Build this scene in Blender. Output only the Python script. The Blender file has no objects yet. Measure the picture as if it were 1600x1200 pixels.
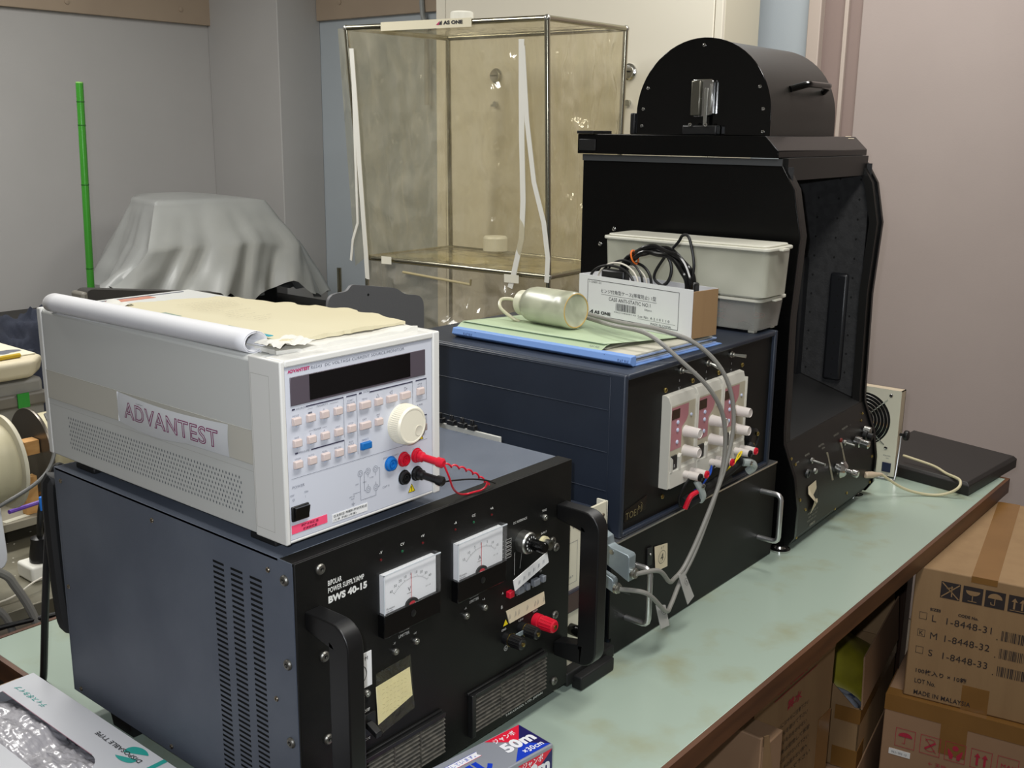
import bpy, bmesh, math, random
from mathutils import Matrix, Vector, noise
random.seed(7)
sc = bpy.context.scene
C = sc.collection
R = math.radians
PI = math.pi

# ---------------- camera, light, exposure (table top is z = 0, floor is z = -0.74) ----------------
cam = bpy.data.cameras.new('camera')
cam.sensor_width = 36.0
cam.lens = 37.12
cam.clip_start = 0.02
camo = bpy.data.objects.new('camera', cam)
C.objects.link(camo)
rx = Vector((0.63743586, -0.77042154, 0.01123275))
dn = Vector((-0.17278101, -0.15713336, -0.97234553))
fw = Vector((0.75088098, 0.6178671, -0.23327665))
camo.matrix_world = Matrix(((rx.x, -dn.x, -fw.x, 0), (rx.y, -dn.y, -fw.y, 0), (rx.z, -dn.z, -fw.z, 0.80), (0, 0, 0, 1)))
sc.camera = camo

world = bpy.data.worlds.new('world')
sc.world = world
world.use_nodes = True
world.node_tree.nodes['Background'].inputs[0].default_value = (0.9, 0.95, 1.0, 1)
world.node_tree.nodes['Background'].inputs[1].default_value = 0.15

def area(name, loc, sx, sy, power, col):
    l = bpy.data.lights.new(name, 'AREA')
    l.shape = 'RECTANGLE'; l.size = sx; l.size_y = sy; l.energy = power; l.color = col
    o = bpy.data.objects.new(name, l); o.location = loc
    C.objects.link(o)
    return o
area('ceiling_or_fill_lamp', (0.9, 0.2, 1.86), 1.2, 0.3, 25, (1.0, 0.985, 0.945))
area('ceiling_or_fill_lamp', (0.9, 2.6, 1.86), 1.2, 0.3, 36, (1.0, 0.985, 0.945))
area('ceiling_or_fill_lamp', (1.5, 3.3, 1.86), 1.2, 0.3, 12, (1.0, 0.985, 0.945))  # fill light, not a known fixture: added to brighten the left wall
area('ceiling_or_fill_lamp', (2.6, 1.0, 1.86), 0.3, 1.2, 21, (1.0, 0.985, 0.945))
fl = bpy.data.lights.new('camera_flash', 'SPOT')                 # the flash built into the camera, just up-left of the lens
fl.energy = 38; fl.color = (0.90, 0.94, 1.0); fl.shadow_soft_size = 0.012
fl.spot_size = R(75); fl.spot_blend = 0.75
flo = bpy.data.objects.new('camera_flash', fl)
flo.matrix_world = Matrix.Translation((-0.022, 0.03, 0.845)) @ camo.matrix_world.to_3x3().to_4x4()
C.objects.link(flo)

vs = sc.view_settings
vs.view_transform = 'Standard'; vs.look = 'None'; vs.gamma = 1.0; vs.exposure = 0.0
vs.use_curve_mapping = False

# ---------------- materials ----------------
def lin(c):
    o = []
    for v in c[:3]:
        v = v / 255.0
        o.append(v / 12.92 if v <= 0.04045 else ((v + 0.055) / 1.055) ** 2.4)
    return tuple(o) + (1.0,)
MATS = {}
def mat(name, col, rough=0.5, metal=0.0, var=None, scale=8.0, amt=0.5, bump=0.0, bscale=60.0, spec=None, coat=0.0, trans=0.0, alpha=1.0, emit=None, ior=None, det=3.0, lo=0.4, hi=0.65, stretch=None):
    if name in MATS: return MATS[name]
    m = bpy.data.materials.new(name); m.use_nodes = True
    nt = m.node_tree; b = nt.nodes['Principled BSDF']
    b.inputs['Base Color'].default_value = lin(col)
    b.inputs['Roughness'].default_value = rough
    b.inputs['Metallic'].default_value = metal
    if spec is not None: b.inputs['Specular IOR Level'].default_value = spec
    if coat: b.inputs['Coat Weight'].default_value = coat; b.inputs['Coat Roughness'].default_value = 0.1
    if trans: b.inputs['Transmission Weight'].default_value = trans
    if ior: b.inputs['IOR'].default_value = ior
    if alpha < 1: b.inputs['Alpha'].default_value = alpha
    if emit: b.inputs['Emission Color'].default_value = lin(emit[0]); b.inputs['Emission Strength'].default_value = emit[1]
    if var or bump:
        tc = nt.nodes.new('ShaderNodeTexCoord'); mp = nt.nodes.new('ShaderNodeMapping')
        nt.links.new(tc.outputs['Object'], mp.inputs[0])
        if stretch: mp.inputs['Scale'].default_value = stretch
    if var:
        n = nt.nodes.new('ShaderNodeTexNoise'); n.inputs['Scale'].default_value = scale; n.inputs['Detail'].default_value = det
        nt.links.new(mp.outputs[0], n.inputs['Vector'])
        r = nt.nodes.new('ShaderNodeValToRGB'); r.color_ramp.elements[0].position = lo; r.color_ramp.elements[1].position = hi
        nt.links.new(n.outputs[0], r.inputs[0])
        mx = nt.nodes.new('ShaderNodeMix'); mx.data_type = 'RGBA'
        mul = nt.nodes.new('ShaderNodeMath'); mul.operation = 'MULTIPLY'; mul.inputs[1].default_value = amt
        nt.links.new(r.outputs[0], mul.inputs[0]); nt.links.new(mul.outputs[0], mx.inputs[0])
        mx.inputs[6].default_value = lin(col); mx.inputs[7].default_value = lin(var)
        nt.links.new(mx.outputs[2], b.inputs['Base Color'])
    if bump:
        n2 = nt.nodes.new('ShaderNodeTexNoise'); n2.inputs['Scale'].default_value = bscale; n2.inputs['Detail'].default_value = 2
        nt.links.new(mp.outputs[0], n2.inputs['Vector'])
        bp = nt.nodes.new('ShaderNodeBump'); bp.inputs['Strength'].default_value = bump; bp.inputs['Distance'].default_value = 0.002
        nt.links.new(n2.outputs[0], bp.inputs['Height']); nt.links.new(bp.outputs[0], b.inputs['Normal'])
    MATS[name] = m
    return m

def film(name, tint, haze, haze_amt, bscale=14.0, bstr=0.6, stretch=(1, 1, 0.25), rough=0.12):
    # thin clear plastic: tinted see-through, a little milky haze, glossy creases
    m = bpy.data.materials.new(name); m.use_nodes = True
    nt = m.node_tree; nt.nodes.clear()
    out = nt.nodes.new('ShaderNodeOutputMaterial')
    tr = nt.nodes.new('ShaderNodeBsdfTransparent'); tr.inputs[0].default_value = lin(tint)
    df = nt.nodes.new('ShaderNodeBsdfPrincipled'); df.inputs['Base Color'].default_value = lin(haze); df.inputs['Roughness'].default_value = rough
    gl = nt.nodes.new('ShaderNodeBsdfGlossy'); gl.inputs['Roughness'].default_value = rough; gl.inputs[0].default_value = (1, 1, 1, 1)
    tc = nt.nodes.new('ShaderNodeTexCoord'); mp = nt.nodes.new('ShaderNodeMapping'); mp.inputs['Scale'].default_value = stretch
    nt.links.new(tc.outputs['Object'], mp.inputs[0])
    n = nt.nodes.new('ShaderNodeTexNoise'); n.inputs['Scale'].default_value = bscale; n.inputs['Detail'].default_value = 3; n.inputs['Distortion'].default_value = 1.2
    nt.links.new(mp.outputs[0], n.inputs['Vector'])
    bp = nt.nodes.new('ShaderNodeBump'); bp.inputs['Strength'].default_value = bstr; bp.inputs['Distance'].default_value = 0.02
    nt.links.new(n.outputs[0], bp.inputs['Height'])
    nt.links.new(bp.outputs[0], gl.inputs['Normal']); nt.links.new(bp.outputs[0], df.inputs['Normal'])
    mr = nt.nodes.new('ShaderNodeMapRange'); mr.inputs[1].default_value = 0.35; mr.inputs[2].default_value = 0.75
    mr.inputs[3].default_value = haze_amt * 0.5; mr.inputs[4].default_value = haze_amt * 1.6
    nt.links.new(n.outputs[0], mr.inputs[0])
    m1 = nt.nodes.new('ShaderNodeMixShader'); nt.links.new(mr.outputs[0], m1.inputs[0])
    nt.links.new(tr.outputs[0], m1.inputs[1]); nt.links.new(df.outputs[0], m1.inputs[2])
    lw = nt.nodes.new('ShaderNodeLayerWeight'); lw.inputs[0].default_value = 0.5
    pw = nt.nodes.new('ShaderNodeMath'); pw.operation = 'POWER'; pw.inputs[1].default_value = 4.0
    nt.links.new(lw.outputs['Facing'], pw.inputs[0])
    ma = nt.nodes.new('ShaderNodeMath'); ma.operation = 'MULTIPLY_ADD'; ma.inputs[1].default_value = 0.55; ma.inputs[2].default_value = 0.045
    nt.links.new(pw.outputs[0], ma.inputs[0])
    m2 = nt.nodes.new('ShaderNodeMixShader'); nt.links.new(ma.outputs[0], m2.inputs[0])
    nt.links.new(m1.outputs[0], m2.inputs[1]); nt.links.new(gl.outputs[0], m2.inputs[2])
    nt.links.new(m2.outputs[0], out.inputs[0])
    MATS[name] = m
    return m

# ---------------- mesh helpers ----------------
def fr(P, deg=0.0):
    return Matrix.Translation(Vector(P)) @ Matrix.Rotation(R(deg), 4, 'Z')
I4 = Matrix.Identity(4)
def catmull(pts, n=8, closed=False):
    P = [Vector(p) for p in pts]; out = []
    N = len(P)
    rng = range(N) if closed else range(N - 1)
    for i in rng:
        if closed: p0, p1, p2, p3 = P[i - 1], P[i], P[(i + 1) % N], P[(i + 2) % N]
        else:
            p1, p2 = P[i], P[i + 1]
            p0 = P[i - 1] if i > 0 else p1 * 2 - p2
            p3 = P[i + 2] if i + 2 < N else p2 * 2 - p1
        for k in range(n):
            t = k / n
            out.append(0.5 * ((2 * p1) + (p2 - p0) * t + (2 * p0 - 5 * p1 + 4 * p2 - p3) * t * t + (3 * p1 - p0 - 3 * p2 + p3) * t ** 3))
    if not closed: out.append(P[-1])
    return out

class MB:
    def __init__(s, F=None):
        s.v = []; s.f = []; s.mi = []; s.m = 0; s.F = F or I4
    def add(s, vs, fs):
        b = len(s.v)
        s.v += [s.F @ Vector(v) for v in vs]
        for f in fs:
            s.f.append([b + i for i in f]); s.mi.append(s.m)
        return s
    def box(s, x0, x1, y0, y1, z0, z1):
        return s.add([(x0, y0, z0), (x1, y0, z0), (x1, y1, z0), (x0, y1, z0), (x0, y0, z1), (x1, y0, z1), (x1, y1, z1), (x0, y1, z1)],
                     [(0, 3, 2, 1), (4, 5, 6, 7), (0, 1, 5, 4), (1, 2, 6, 5), (2, 3, 7, 6), (3, 0, 4, 7)])
    def quad(s, a, b, c, d):
        return s.add([a, b, c, d], [(0, 1, 2, 3)])
    def poly(s, pts):
        return s.add(pts, [tuple(range(len(pts)))])
    def prism(s, pts, ax, a0, a1):
        # pts 2-D outline; ax = extrusion axis: 'x' -> (y,z), 'y' -> (x,z), 'z' -> (x,y)
        def P(p, a):
            return {'x': (a, p[0], p[1]), 'y': (p[0], a, p[1]), 'z': (p[0], p[1], a)}[ax]
        n = len(pts)
        vs = [P(p, a0) for p in pts] + [P(p, a1) for p in pts]
        fs = [tuple(range(n))[::-1], tuple(range(n, 2 * n))] + [(i, (i + 1) % n, n + (i + 1) % n, n + i) for i in range(n)]
        return s.add(vs, fs)
    def cyl(s, p0, p1, r0, r1=None, n=20, caps=True):
        r1 = r0 if r1 is None else r1
        p0, p1 = Vector(p0), Vector(p1); d = (p1 - p0).normalized()
        a = d.orthogonal().normalized(); b = d.cross(a)
        vs = []
        for p, r in ((p0, r0), (p1, r1)):
            for k in range(n):
                t = 2 * PI * k / n; vs.append(p + a * (r * math.cos(t)) + b * (r * math.sin(t)))
        fs = [(i, (i + 1) % n, n + (i + 1) % n, n + i) for i in range(n)]
        if caps: fs += [tuple(range(n))[::-1], tuple(range(n, 2 * n))]
        return s.add(vs, fs)
    def lathe(s, prof, o, d, n=28, ref=None):
        # prof: list of (radius, height along d)
        o, d = Vector(o), Vector(d).normalized()
        a = (Vector(ref) if ref else d.orthogonal()).normalized(); b = d.cross(a)
        vs = []
        for r, h in prof:
            for k in range(n):
                t = 2 * PI * k / n; vs.append(o + d * h + a * (r * math.cos(t)) + b * (r * math.sin(t)))
        fs = []
        for j in range(len(prof) - 1):
            for k in range(n):
                fs.append((j * n + k, j * n + (k + 1) % n, (j + 1) * n + (k + 1) % n, (j + 1) * n + k))
        fs += [tuple(range(n))[::-1], tuple(range((len(prof) - 1) * n, len(prof) * n))]
        return s.add(vs, fs)
    def tube(s, pts, r, n=8, sm=0, closed=False, rr=None):
        P = catmull(pts, sm, closed) if sm else [Vector(p) for p in pts]
        N = len(P); vs = []; prev = None
        for i in range(N):
            if closed: t = (P[(i + 1) % N] - P[i - 1])
            else: t = (P[min(i + 1, N - 1)] - P[max(i - 1, 0)])
            t.normalize()
            if prev is None: a = t.orthogonal().normalized()
            else:
                a = prev - t * prev.dot(t)
                a = a.normalized() if a.length > 1e-6 else t.orthogonal().normalized()
            prev = a; b = t.cross(a); q = rr[i] if rr else r
            for k in range(n):
                u = 2 * PI * k / n; vs.append(P[i] + a * (q * math.cos(u)) + b * (q * math.sin(u)))
        fs = []
        for i in range(N if closed else N - 1):
            j = (i + 1) % N
            for k in range(n):
                fs.append((i * n + k, i * n + (k + 1) % n, j * n + (k + 1) % n, j * n + k))
        if not closed: fs += [tuple(range(n))[::-1], tuple(range((N - 1) * n, N * n))]
        return s.add(vs, fs)
    def sphere(s, c, r, n=12):
        sx, sy, sz = (r, r, r) if not hasattr(r, '__len__') else r
        vs = []; fs = []
        for j in range(1, n):
            for k in range(2 * n):
                th = PI * j / n; ph = PI * k / n
                vs.append((c[0] + sx * math.sin(th) * math.cos(ph), c[1] + sy * math.sin(th) * math.sin(ph), c[2] + sz * math.cos(th)))
        m = 2 * n
        for j in range(n - 2):
            for k in range(m): fs.append((j * m + k, (j + 1) * m + k, (j + 1) * m + (k + 1) % m, j * m + (k + 1) % m))
        vs += [(c[0], c[1], c[2] + sz), (c[0], c[1], c[2] - sz)]
        t, b = len(vs) - 2, len(vs) - 1
        for k in range(m):
            fs.append((t, k, (k + 1) % m)); fs.append((b, (n - 2) * m + (k + 1) % m, (n - 2) * m + k))
        return s.add(vs, fs)
    def grid(s, fn, nu, nv):
        vs = [fn(i / nu, j / nv) for j in range(nv + 1) for i in range(nu + 1)]
        w = nu + 1
        return s.add(vs, [(j * w + i, j * w + i + 1, (j + 1) * w + i + 1, (j + 1) * w + i) for j in range(nv) for i in range(nu)])
    def text(s, body, o, u, v, h, w=None, al='L', off=0.0004, bold=0.0):
        me = glyphs(body, bold)
        if not me[0]: return s
        xs = [p[0] for p in me[0]]; ys = [p[1] for p in me[0]]
        x0, x1, y0, y1 = min(xs), max(xs), min(ys), max(ys)
        k = h / (y1 - y0); kx = (w / (x1 - x0)) if w else k
        if al == 'C': sh = (x0 + x1) / 2
        elif al == 'R': sh = x1
        else: sh = x0
        o, u, v = Vector(o), Vector(u).normalized(), Vector(v).normalized(); n = u.cross(v) * off
        return s.add([o + u * ((p[0] - sh) * kx) + v * ((p[1] - y0) * k) + n for p in me[0]], me[1])
    def rect(s, o, u, v, x0, x1, y0, y1, off=0.0004):
        o, u, v = Vector(o), Vector(u).normalized(), Vector(v).normalized(); n = u.cross(v) * off
        return s.add([o + u * x + v * y + n for x, y in ((x0, y0), (x1, y0), (x1, y1), (x0, y1))], [(0, 1, 2, 3)])
    def outline(s, o, u, v, x0, x1, y0, y1, t, off=0.0004):
        s.rect(o, u, v, x0, x1, y0, y0 + t, off); s.rect(o, u, v, x0, x1, y1 - t, y1, off)
        s.rect(o, u, v, x0, x0 + t, y0, y1, off); return s.rect(o, u, v, x1 - t, x1, y0, y1, off)
    def flat(s, o, u, v, pts, off=0.0004):
        o, u, v = Vector(o), Vector(u).normalized(), Vector(v).normalized(); n = u.cross(v) * off
        return s.poly([o + u * x + v * y + n for x, y in pts])
    def line(s, o, u, v, a, b, t, off=0.0004):
        a, b = Vector(a), Vector(b); d = (b - a).normalized(); q = Vector((-d.y, d.x)) * t / 2
        return s.flat(o, u, v, [a - q, b - q, b + q, a + q], off)
    def bars(s, o, u, v, x0, x1, y0, y1, seed=1, off=0.0004):
        rnd = random.Random(seed); x = x0
        while x < x1:
            a = rnd.choice((0.0005, 0.001, 0.0016)) * (x1 - x0) / 0.05
            s.rect(o, u, v, x, min(x + a, x1), y0, y1, off); x += a + rnd.choice((0.0006, 0.001, 0.0015)) * (x1 - x0) / 0.05
        return s

GC = {}
def glyphs(body, bold=0.0, outline=0.0):
    key = (body, bold, outline)
    if key in GC: return GC[key]
    cu = bpy.data.curves.new('t', 'FONT'); cu.body = body; cu.size = 1.0; cu.resolution_u = 3; cu.offset = bold
    cu.space_character = 1.05
    if outline: cu.fill_mode = 'NONE'; cu.bevel_depth = outline; cu.bevel_resolution = 0; cu.offset = 0.0
    o = bpy.data.objects.new('t', cu); C.objects.link(o)
    dg = bpy.context.evaluated_depsgraph_get(); dg.update()
    me = bpy.data.meshes.new_from_object(o.evaluated_get(dg))
    r = ([tuple(v.co) for v in me.vertices], [tuple(p.vertices) for p in me.polygons])
    C.objects.unlink(o); bpy.data.objects.remove(o); bpy.data.curves.remove(cu); bpy.data.meshes.remove(me)
    GC[key] = r
    return r

MW = {}                                                            # world matrices of the things and parts, for placing children
def wm(o): return MW.get(o.name, I4)
def finish(me, mats, smooth, ang):
    for m in (mats if isinstance(mats, (list, tuple)) else [mats]): me.materials.append(m)
    if smooth and len(me.polygons):
        me.shade_smooth()
        me.set_sharp_from_angle(angle=R(ang))
def obj(name, mb, m, parent=None, bevel=0.0, smooth=True, ang=32, seg=2, fixn=False, label=None, sub=0):
    P = wm(parent) if parent else I4
    iv = P.inverted()
    me = bpy.data.meshes.new(name)
    me.from_pydata([iv @ v for v in mb.v], [], mb.f)
    for p, i in zip(me.polygons, mb.mi): p.material_index = i
    me.update()
    if fixn:
        bm = bmesh.new(); bm.from_mesh(me); bmesh.ops.remove_doubles(bm, verts=bm.verts, dist=1e-6)
        bmesh.ops.recalc_face_normals(bm, faces=bm.faces); bm.to_mesh(me); bm.free()
    finish(me, m, smooth, ang)
    o = bpy.data.objects.new(name, me); C.objects.link(o)
    if parent: o.parent = parent
    MW[o.name] = P
    if bevel:
        b = o.modifiers.new('bevel', 'BEVEL'); b.width = bevel; b.segments = seg; b.limit_method = 'ANGLE'; b.angle_limit = R(40); b.harden_normals = False
    if sub:
        b = o.modifiers.new('sub', 'SUBSURF'); b.levels = sub; b.render_levels = sub
    if label: o['label'] = label
    return o
def put(src, parent, loc, rot=None, scale=None, label=None):
    # another copy of a small part: same mesh, own object
    o = src.copy(); C.objects.link(o); o.parent = parent
    M = Matrix.Translation(Vector(loc)) @ (rot or I4)
    L = wm(parent).inverted() @ M
    o.matrix_local = L if not scale else L @ Matrix.Diagonal((scale, scale, scale, 1))
    MW[o.name] = M
    if label: o['label'] = label
    return o
def protop(name, mb, m, **k):
    # a part built round its own origin, to be copied with put(); taken off the scene itself
    o = obj(name, mb, m, **k); C.objects.unlink(o)
    return o
def thing(name, label, cat, loc=(0, 0, 0), deg=0.0, group=None):
    o = bpy.data.objects.new(name, None); C.objects.link(o)
    o.empty_display_size = 0.05
    M = fr(loc, deg); o.matrix_world = M; MW[o.name] = M
    o.location = loc; o.rotation_euler = (0, 0, R(deg))
    o['label'] = label; o['category'] = cat
    if group: o['group'] = group
    return o
def tag(o, label, cat, group=None):
    o['label'] = label; o['category'] = cat
    if group: o['group'] = group
    return o
def struct(name, mb, m, **k):
    o = obj(name, mb, m, **k); o['kind'] = 'structure'
    return o
X, Y, Z = Vector((1, 0, 0)), Vector((0, 1, 0)), Vector((0, 0, 1))
NX, NY = -X, -Y
ROTZ = lambda d: Matrix.Rotation(R(d), 4, 'Z')

# ---------------- shared materials ----------------
wall_m = mat('painted_wall', (180, 178, 176), 0.75, var=(173, 171, 169), scale=2.0, amt=0.6, bump=0.12, bscale=250)
wall2_m = mat('blue_grey_paint', (176, 184, 190), 0.7, bump=0.1, bscale=200)
pink_m = mat('pinkish_wall', (167, 154, 149), 0.7, var=(162, 149, 144), scale=3.0, amt=0.6, bump=0.1, bscale=200)
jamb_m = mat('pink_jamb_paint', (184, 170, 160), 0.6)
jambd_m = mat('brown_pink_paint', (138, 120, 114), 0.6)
ceil_m = mat('ceiling_board', (215, 213, 206), 0.85, bump=0.1)
floor_m = mat('floor_vinyl', (120, 112, 100), 0.5, var=(100, 92, 82), scale=4, amt=0.7)
board_m = mat('wall_board_paint', (168, 150, 130), 0.65, var=(156, 138, 120), scale=3, amt=0.5)
cab_m = mat('cream_steel', (222, 216, 200), 0.42, bump=0.03, bscale=300)
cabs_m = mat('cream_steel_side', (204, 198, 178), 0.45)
black_m = mat('black_panel_paint', (14, 14, 13), 0.5, var=(21, 20, 18), scale=18, amt=0.6, spec=.3, bump=0.10, bscale=900)
blackg_m = mat('gloss_black_lacquer', (6, 6, 6), 0.25, var=(9, 9, 9), scale=5, amt=0.5, spec=.25)
blackp_m = mat('black_plastic', (20, 20, 21), 0.38)
rubber_m = mat('black_rubber', (17, 17, 18), 0.6)
dark_m = mat('dark_void', (6, 6, 6), 0.9)
slate_m = mat('blue_grey_paint_steel', (86, 93, 106), 0.5, var=(96, 103, 115), scale=9, amt=0.8, bump=0.10, bscale=800)
navy_m = mat('navy_steel', (34, 41, 54), 0.45, var=(40, 48, 62), scale=7, amt=0.7, bump=0.08, bscale=800)
beige_m = mat('adv_body', (196, 197, 193), 0.5, bump=0.05, bscale=900)
band_m = mat('adv_band', (190, 187, 176), 0.5)
white_m = mat('adv_bezel', (216, 215, 210), 0.38)
face_m = mat('adv_face', (202, 205, 214), 0.45)
chrome_m = mat('chrome', (210, 210, 208), 0.18, 1.0)
steel_m = mat('satin_steel', (186, 186, 180), 0.34, 1.0)
zinc_m = mat('zinc_die_cast', (150, 162, 166), 0.38, 0.45, var=(128, 140, 146), scale=30, amt=0.5)
brass_m = mat('brass_screw', (170, 150, 90), 0.3, 1.0)
alu_m = mat('aluminium', (212, 212, 212), 0.3, 0.95)
cord_m = mat('black_cord', (16, 16, 17), 0.45)
greyc_m = mat('grey_cable', (136, 134, 128), 0.45)
red_m = mat('red_plastic', (205, 24, 48), 0.35)
blue_m = mat('blue_plastic', (20, 110, 190), 0.4)
wprint = mat('white_print', (225, 225, 220), 0.6)
kprint = mat('black_print', (26, 26, 30), 0.6)
gprint = mat('grey_print', (96, 100, 112), 0.6)
bprint = mat('pale_blue_print', (130, 170, 215), 0.6)
mprint = mat('magenta_print', (178, 24, 92), 0.5)
paper_m = mat('white_paper', (234, 234, 232), 0.7)
tape_m = mat('cream_tape', (222, 208, 178), 0.6, bump=0.1, bscale=100)
card_m = mat('corrugated_card', (152, 122, 86), 0.75, var=(142, 112, 78), scale=5, amt=0.6, bump=0.15, bscale=40, stretch=(6, 6, 0.6))
card2_m = mat('pinkish_card', (156, 124, 96), 0.75, var=(146, 114, 86), scale=5, amt=0.6, bump=0.1, bscale=40)
packtape_m = mat('brown_packing_tape', (134, 96, 50), 0.22, var=(124, 88, 44), scale=12, amt=0.6, bump=0.15, bscale=30)
yel_m = mat('warning_yellow', (240, 214, 30), 0.5)

# ---------------- room ----------------
XW, YA = 3.30, 4.37
struct('floor', MB().box(-2.2, XW + .2, -1.8, YA + .2, -.78, -.74), floor_m)
struct('ceiling', MB().box(-2.2, XW + .2, -1.8, YA + .2, 1.90, 1.95), ceil_m)
struct('wall_left', MB().box(-2.2, XW + .2, YA, YA + .1, -.74, 1.90), wall_m)
struct('wall_front', MB().box(-2.2, XW + .2, -1.8, -1.7, -.74, 1.90), wall_m)
struct('wall_side', MB().box(-2.2, -2.1, -1.7, YA, -.74, 1.90), wall_m)
struct('wall_back', MB().box(XW, XW + .1, 1.509, YA, -.74, 1.90), wall2_m)
struct('wall_corner_pier', MB().box(3.06, XW, 3.86, YA, -.74, 1.90), wall_m, bevel=.004)
# doorway in the back wall: pale jamb, darker reveal, pinkish door leaf
struct('trim_1', MB().box(XW - .03, XW + .08, 1.467, 1.509, -.74, 1.90), jamb_m, bevel=.003)
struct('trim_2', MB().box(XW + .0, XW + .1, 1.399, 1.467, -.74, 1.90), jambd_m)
struct('trim_3', MB().box(XW - .012, XW + .08, 1.386, 1.399, -.74, 1.90), jamb_m, bevel=.002)
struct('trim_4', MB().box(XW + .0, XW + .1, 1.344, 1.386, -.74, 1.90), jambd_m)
struct('door_1', MB().box(XW - .01, XW + .06, -1.7, 1.344, -.74, 1.90), pink_m, bevel=.004)

def wall_board(name, P, lab, flatax):
    t = thing('wall_board', lab, 'board', (P[0], P[2], P[4]), group='tan boards high on the walls')
    obj('board', MB().box(*P), board_m, t, bevel=.002)
    return t
t = wall_board('wall_board', (.6, 3.064, YA - .022, YA, 1.225 + .03, 1.45), 'tan painted wall board screwed along the left wall above the pole', 'y')
sb = protop('screw_head', MB().lathe([(.0, 0), (.012, 0.0), (.011, .004), (.004, .006)][::-1], (0, 0, 0), (0, 1, 0), 14), steel_m)
sbm = protop('screw_head', MB().lathe([(.012, 0.0), (.011, .004), (.004, .006)], (0, 0, 0), NY, 14), board_m)
for x, z in ((2.3692, 1.2967), (2.9086, 1.3144), (1.83, 1.29)): put(sbm, t, (x, YA - .022, z))
t = wall_board('wall_board', (XW - .022, XW, 2.95, 3.858, 1.268, 1.45), 'tan painted wall board beside the cream cabinet, partly behind the plastic booth', 'x')
put(sbm, t, (XW - .022, 3.70, 1.338), ROTZ(-90)); put(sbm, t, (XW - .022, 3.3, 1.338), ROTZ(-90))
tag(obj('conduit_pipe', MB().tube([(XW - .03, 3.19, 1.80), (XW - .03, 3.19, 1.30), (XW - .03, 3.165, 1.2), (XW - .03, 3.165, .9)], .011, 10, 6), mat('grey_pvc', (150, 152, 150), .5)),
    'thin grey conduit running down the wall beside the cream cabinet', 'pipe')

# ---------------- cream steel cabinet ----------------
t = thing('steel_cabinet', 'tall cream steel cabinet with key lock behind the clear plastic booth', 'cabinet', (2.95, 1.632, -.74))
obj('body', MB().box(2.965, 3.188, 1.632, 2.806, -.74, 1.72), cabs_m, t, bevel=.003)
obj('door', MB().box(2.948, 2.965, 1.660, 2.757, -.68, 1.66), cab_m, t, bevel=.002)
obj('side_stile', MB().box(2.950, 2.966, 1.632, 1.657, -.74, 1.72), cab_m, t, bevel=.0015)
obj('side_stile', MB().box(2.950, 2.966, 2.760, 2.806, -.74, 1.72), cab_m, t, bevel=.0015)
def lock(y, z):
    k = MB(); k.lathe([(.026, 0), (.026, .006), (.020, .010), (.020, .016), (.006, .018)], (2.948, y, z), NX, 24)
    o = obj('lock_knob', k, chrome_m, t)
    obj('keyhole', MB().box(2.926, 2.9305, y - .012, y + .012, z - .002, z + .002), dark_m, o)
    obj('key', MB().cyl((2.948, y, z - .095), (2.935, y, z - .095), .009, n=14).box(2.93, 2.937, y - .013, y + .013, z - .105, z - .097), steel_m, t)
lock(1.952, .987); lock(2.511, .987)

# ---------------- work tables ----------------
top_m = mat('pale_green_top', (166, 182, 168), 0.26, var=(150, 142, 92), scale=8.0, amt=0.8, det=9, lo=0.52, hi=0.80, bump=0.03, bscale=10)
nt = top_m.node_tree
wood_m = mat('brown_wood_edge', (98, 62, 38), 0.4, var=(70, 42, 26), scale=14, amt=0.8, stretch=(.3, 1, 3))
legp_m = mat('table_leg_paint', (58, 40, 30), .5)
t = thing('work_table', 'long work table with stained pale green top and brown wooden edge', 'table', (1.63, 1.1, -.74))
obj('tabletop', MB().box(.651, 2.622, .618, 1.612, -.030, 0.0), top_m, t, bevel=.0015)
e = MB()
e.box(.643, 2.63, .610, .618, -.035, .0005); e.box(.643, 2.63, 1.612, 1.62, -.035, .0005)
e.box(.643, .651, .618, 1.612, -.035, .0005); e.box(2.622, 2.63, .618, 1.612, -.035, .0005)
obj('edge_strip', e, wood_m, t)
obj('apron', MB().box(.70, 2.57, 1.08, 1.095, -.14, -.031).box(.70, 2.57, 1.52, 1.535, -.14, -.031), legp_m, t)
for x, y in ((.69, .67), (2.44, .765), (.69, 1.54), (2.56, 1.54)):
    obj('leg', MB().box(x, x + .045, y, y + .045, -.74, -.031), legp_m, t, bevel=.003)
bench_m = mat('worn_steel_bench', (132, 128, 112), 0.4, 0.3, var=(108, 102, 84), scale=10, amt=0.8, det=6)
t = thing('side_bench', 'grey worn metal-topped bench behind the green work table', 'table', (1.5, 2.3, -.74))
obj('bench_top', MB().box(-.2, 2.75, 1.80, 3.0, -.08, -.05), bench_m, t, bevel=.002)
sc_m = mat('bench_chips', (196, 192, 178), .4)
k = MB()
for i in range(70):
    x = random.uniform(.6, 1.1); y = random.uniform(1.81, 2.2); k.cyl((x, y, -.05), (x, y, -.0494), random.uniform(.001, .0024), n=7)
obj('surface_specks', k, sc_m, t)
for x, y in ((-.1, 1.84), (2.66, 1.84), (-.1, 2.92), (2.66, 2.92)):
    obj('leg', MB().box(x, x + .05, y, y + .05, -.74, -.08), legp_m, t)
t = thing('side_cart', 'low dark cart under the white disposable goods box', 'cart', (.35, 1.2, -.74))
obj('shelf', MB().box(.12, .632, .85, 1.50, -.065, -.041), legp_m, t, bevel=.002)
for x, y in ((.13, .86), (.59, .86), (.13, 1.46), (.59, 1.46)):
    obj('leg', MB().box(x, x + .03, y, y + .03, -.74, -.065), legp_m, t)

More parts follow.
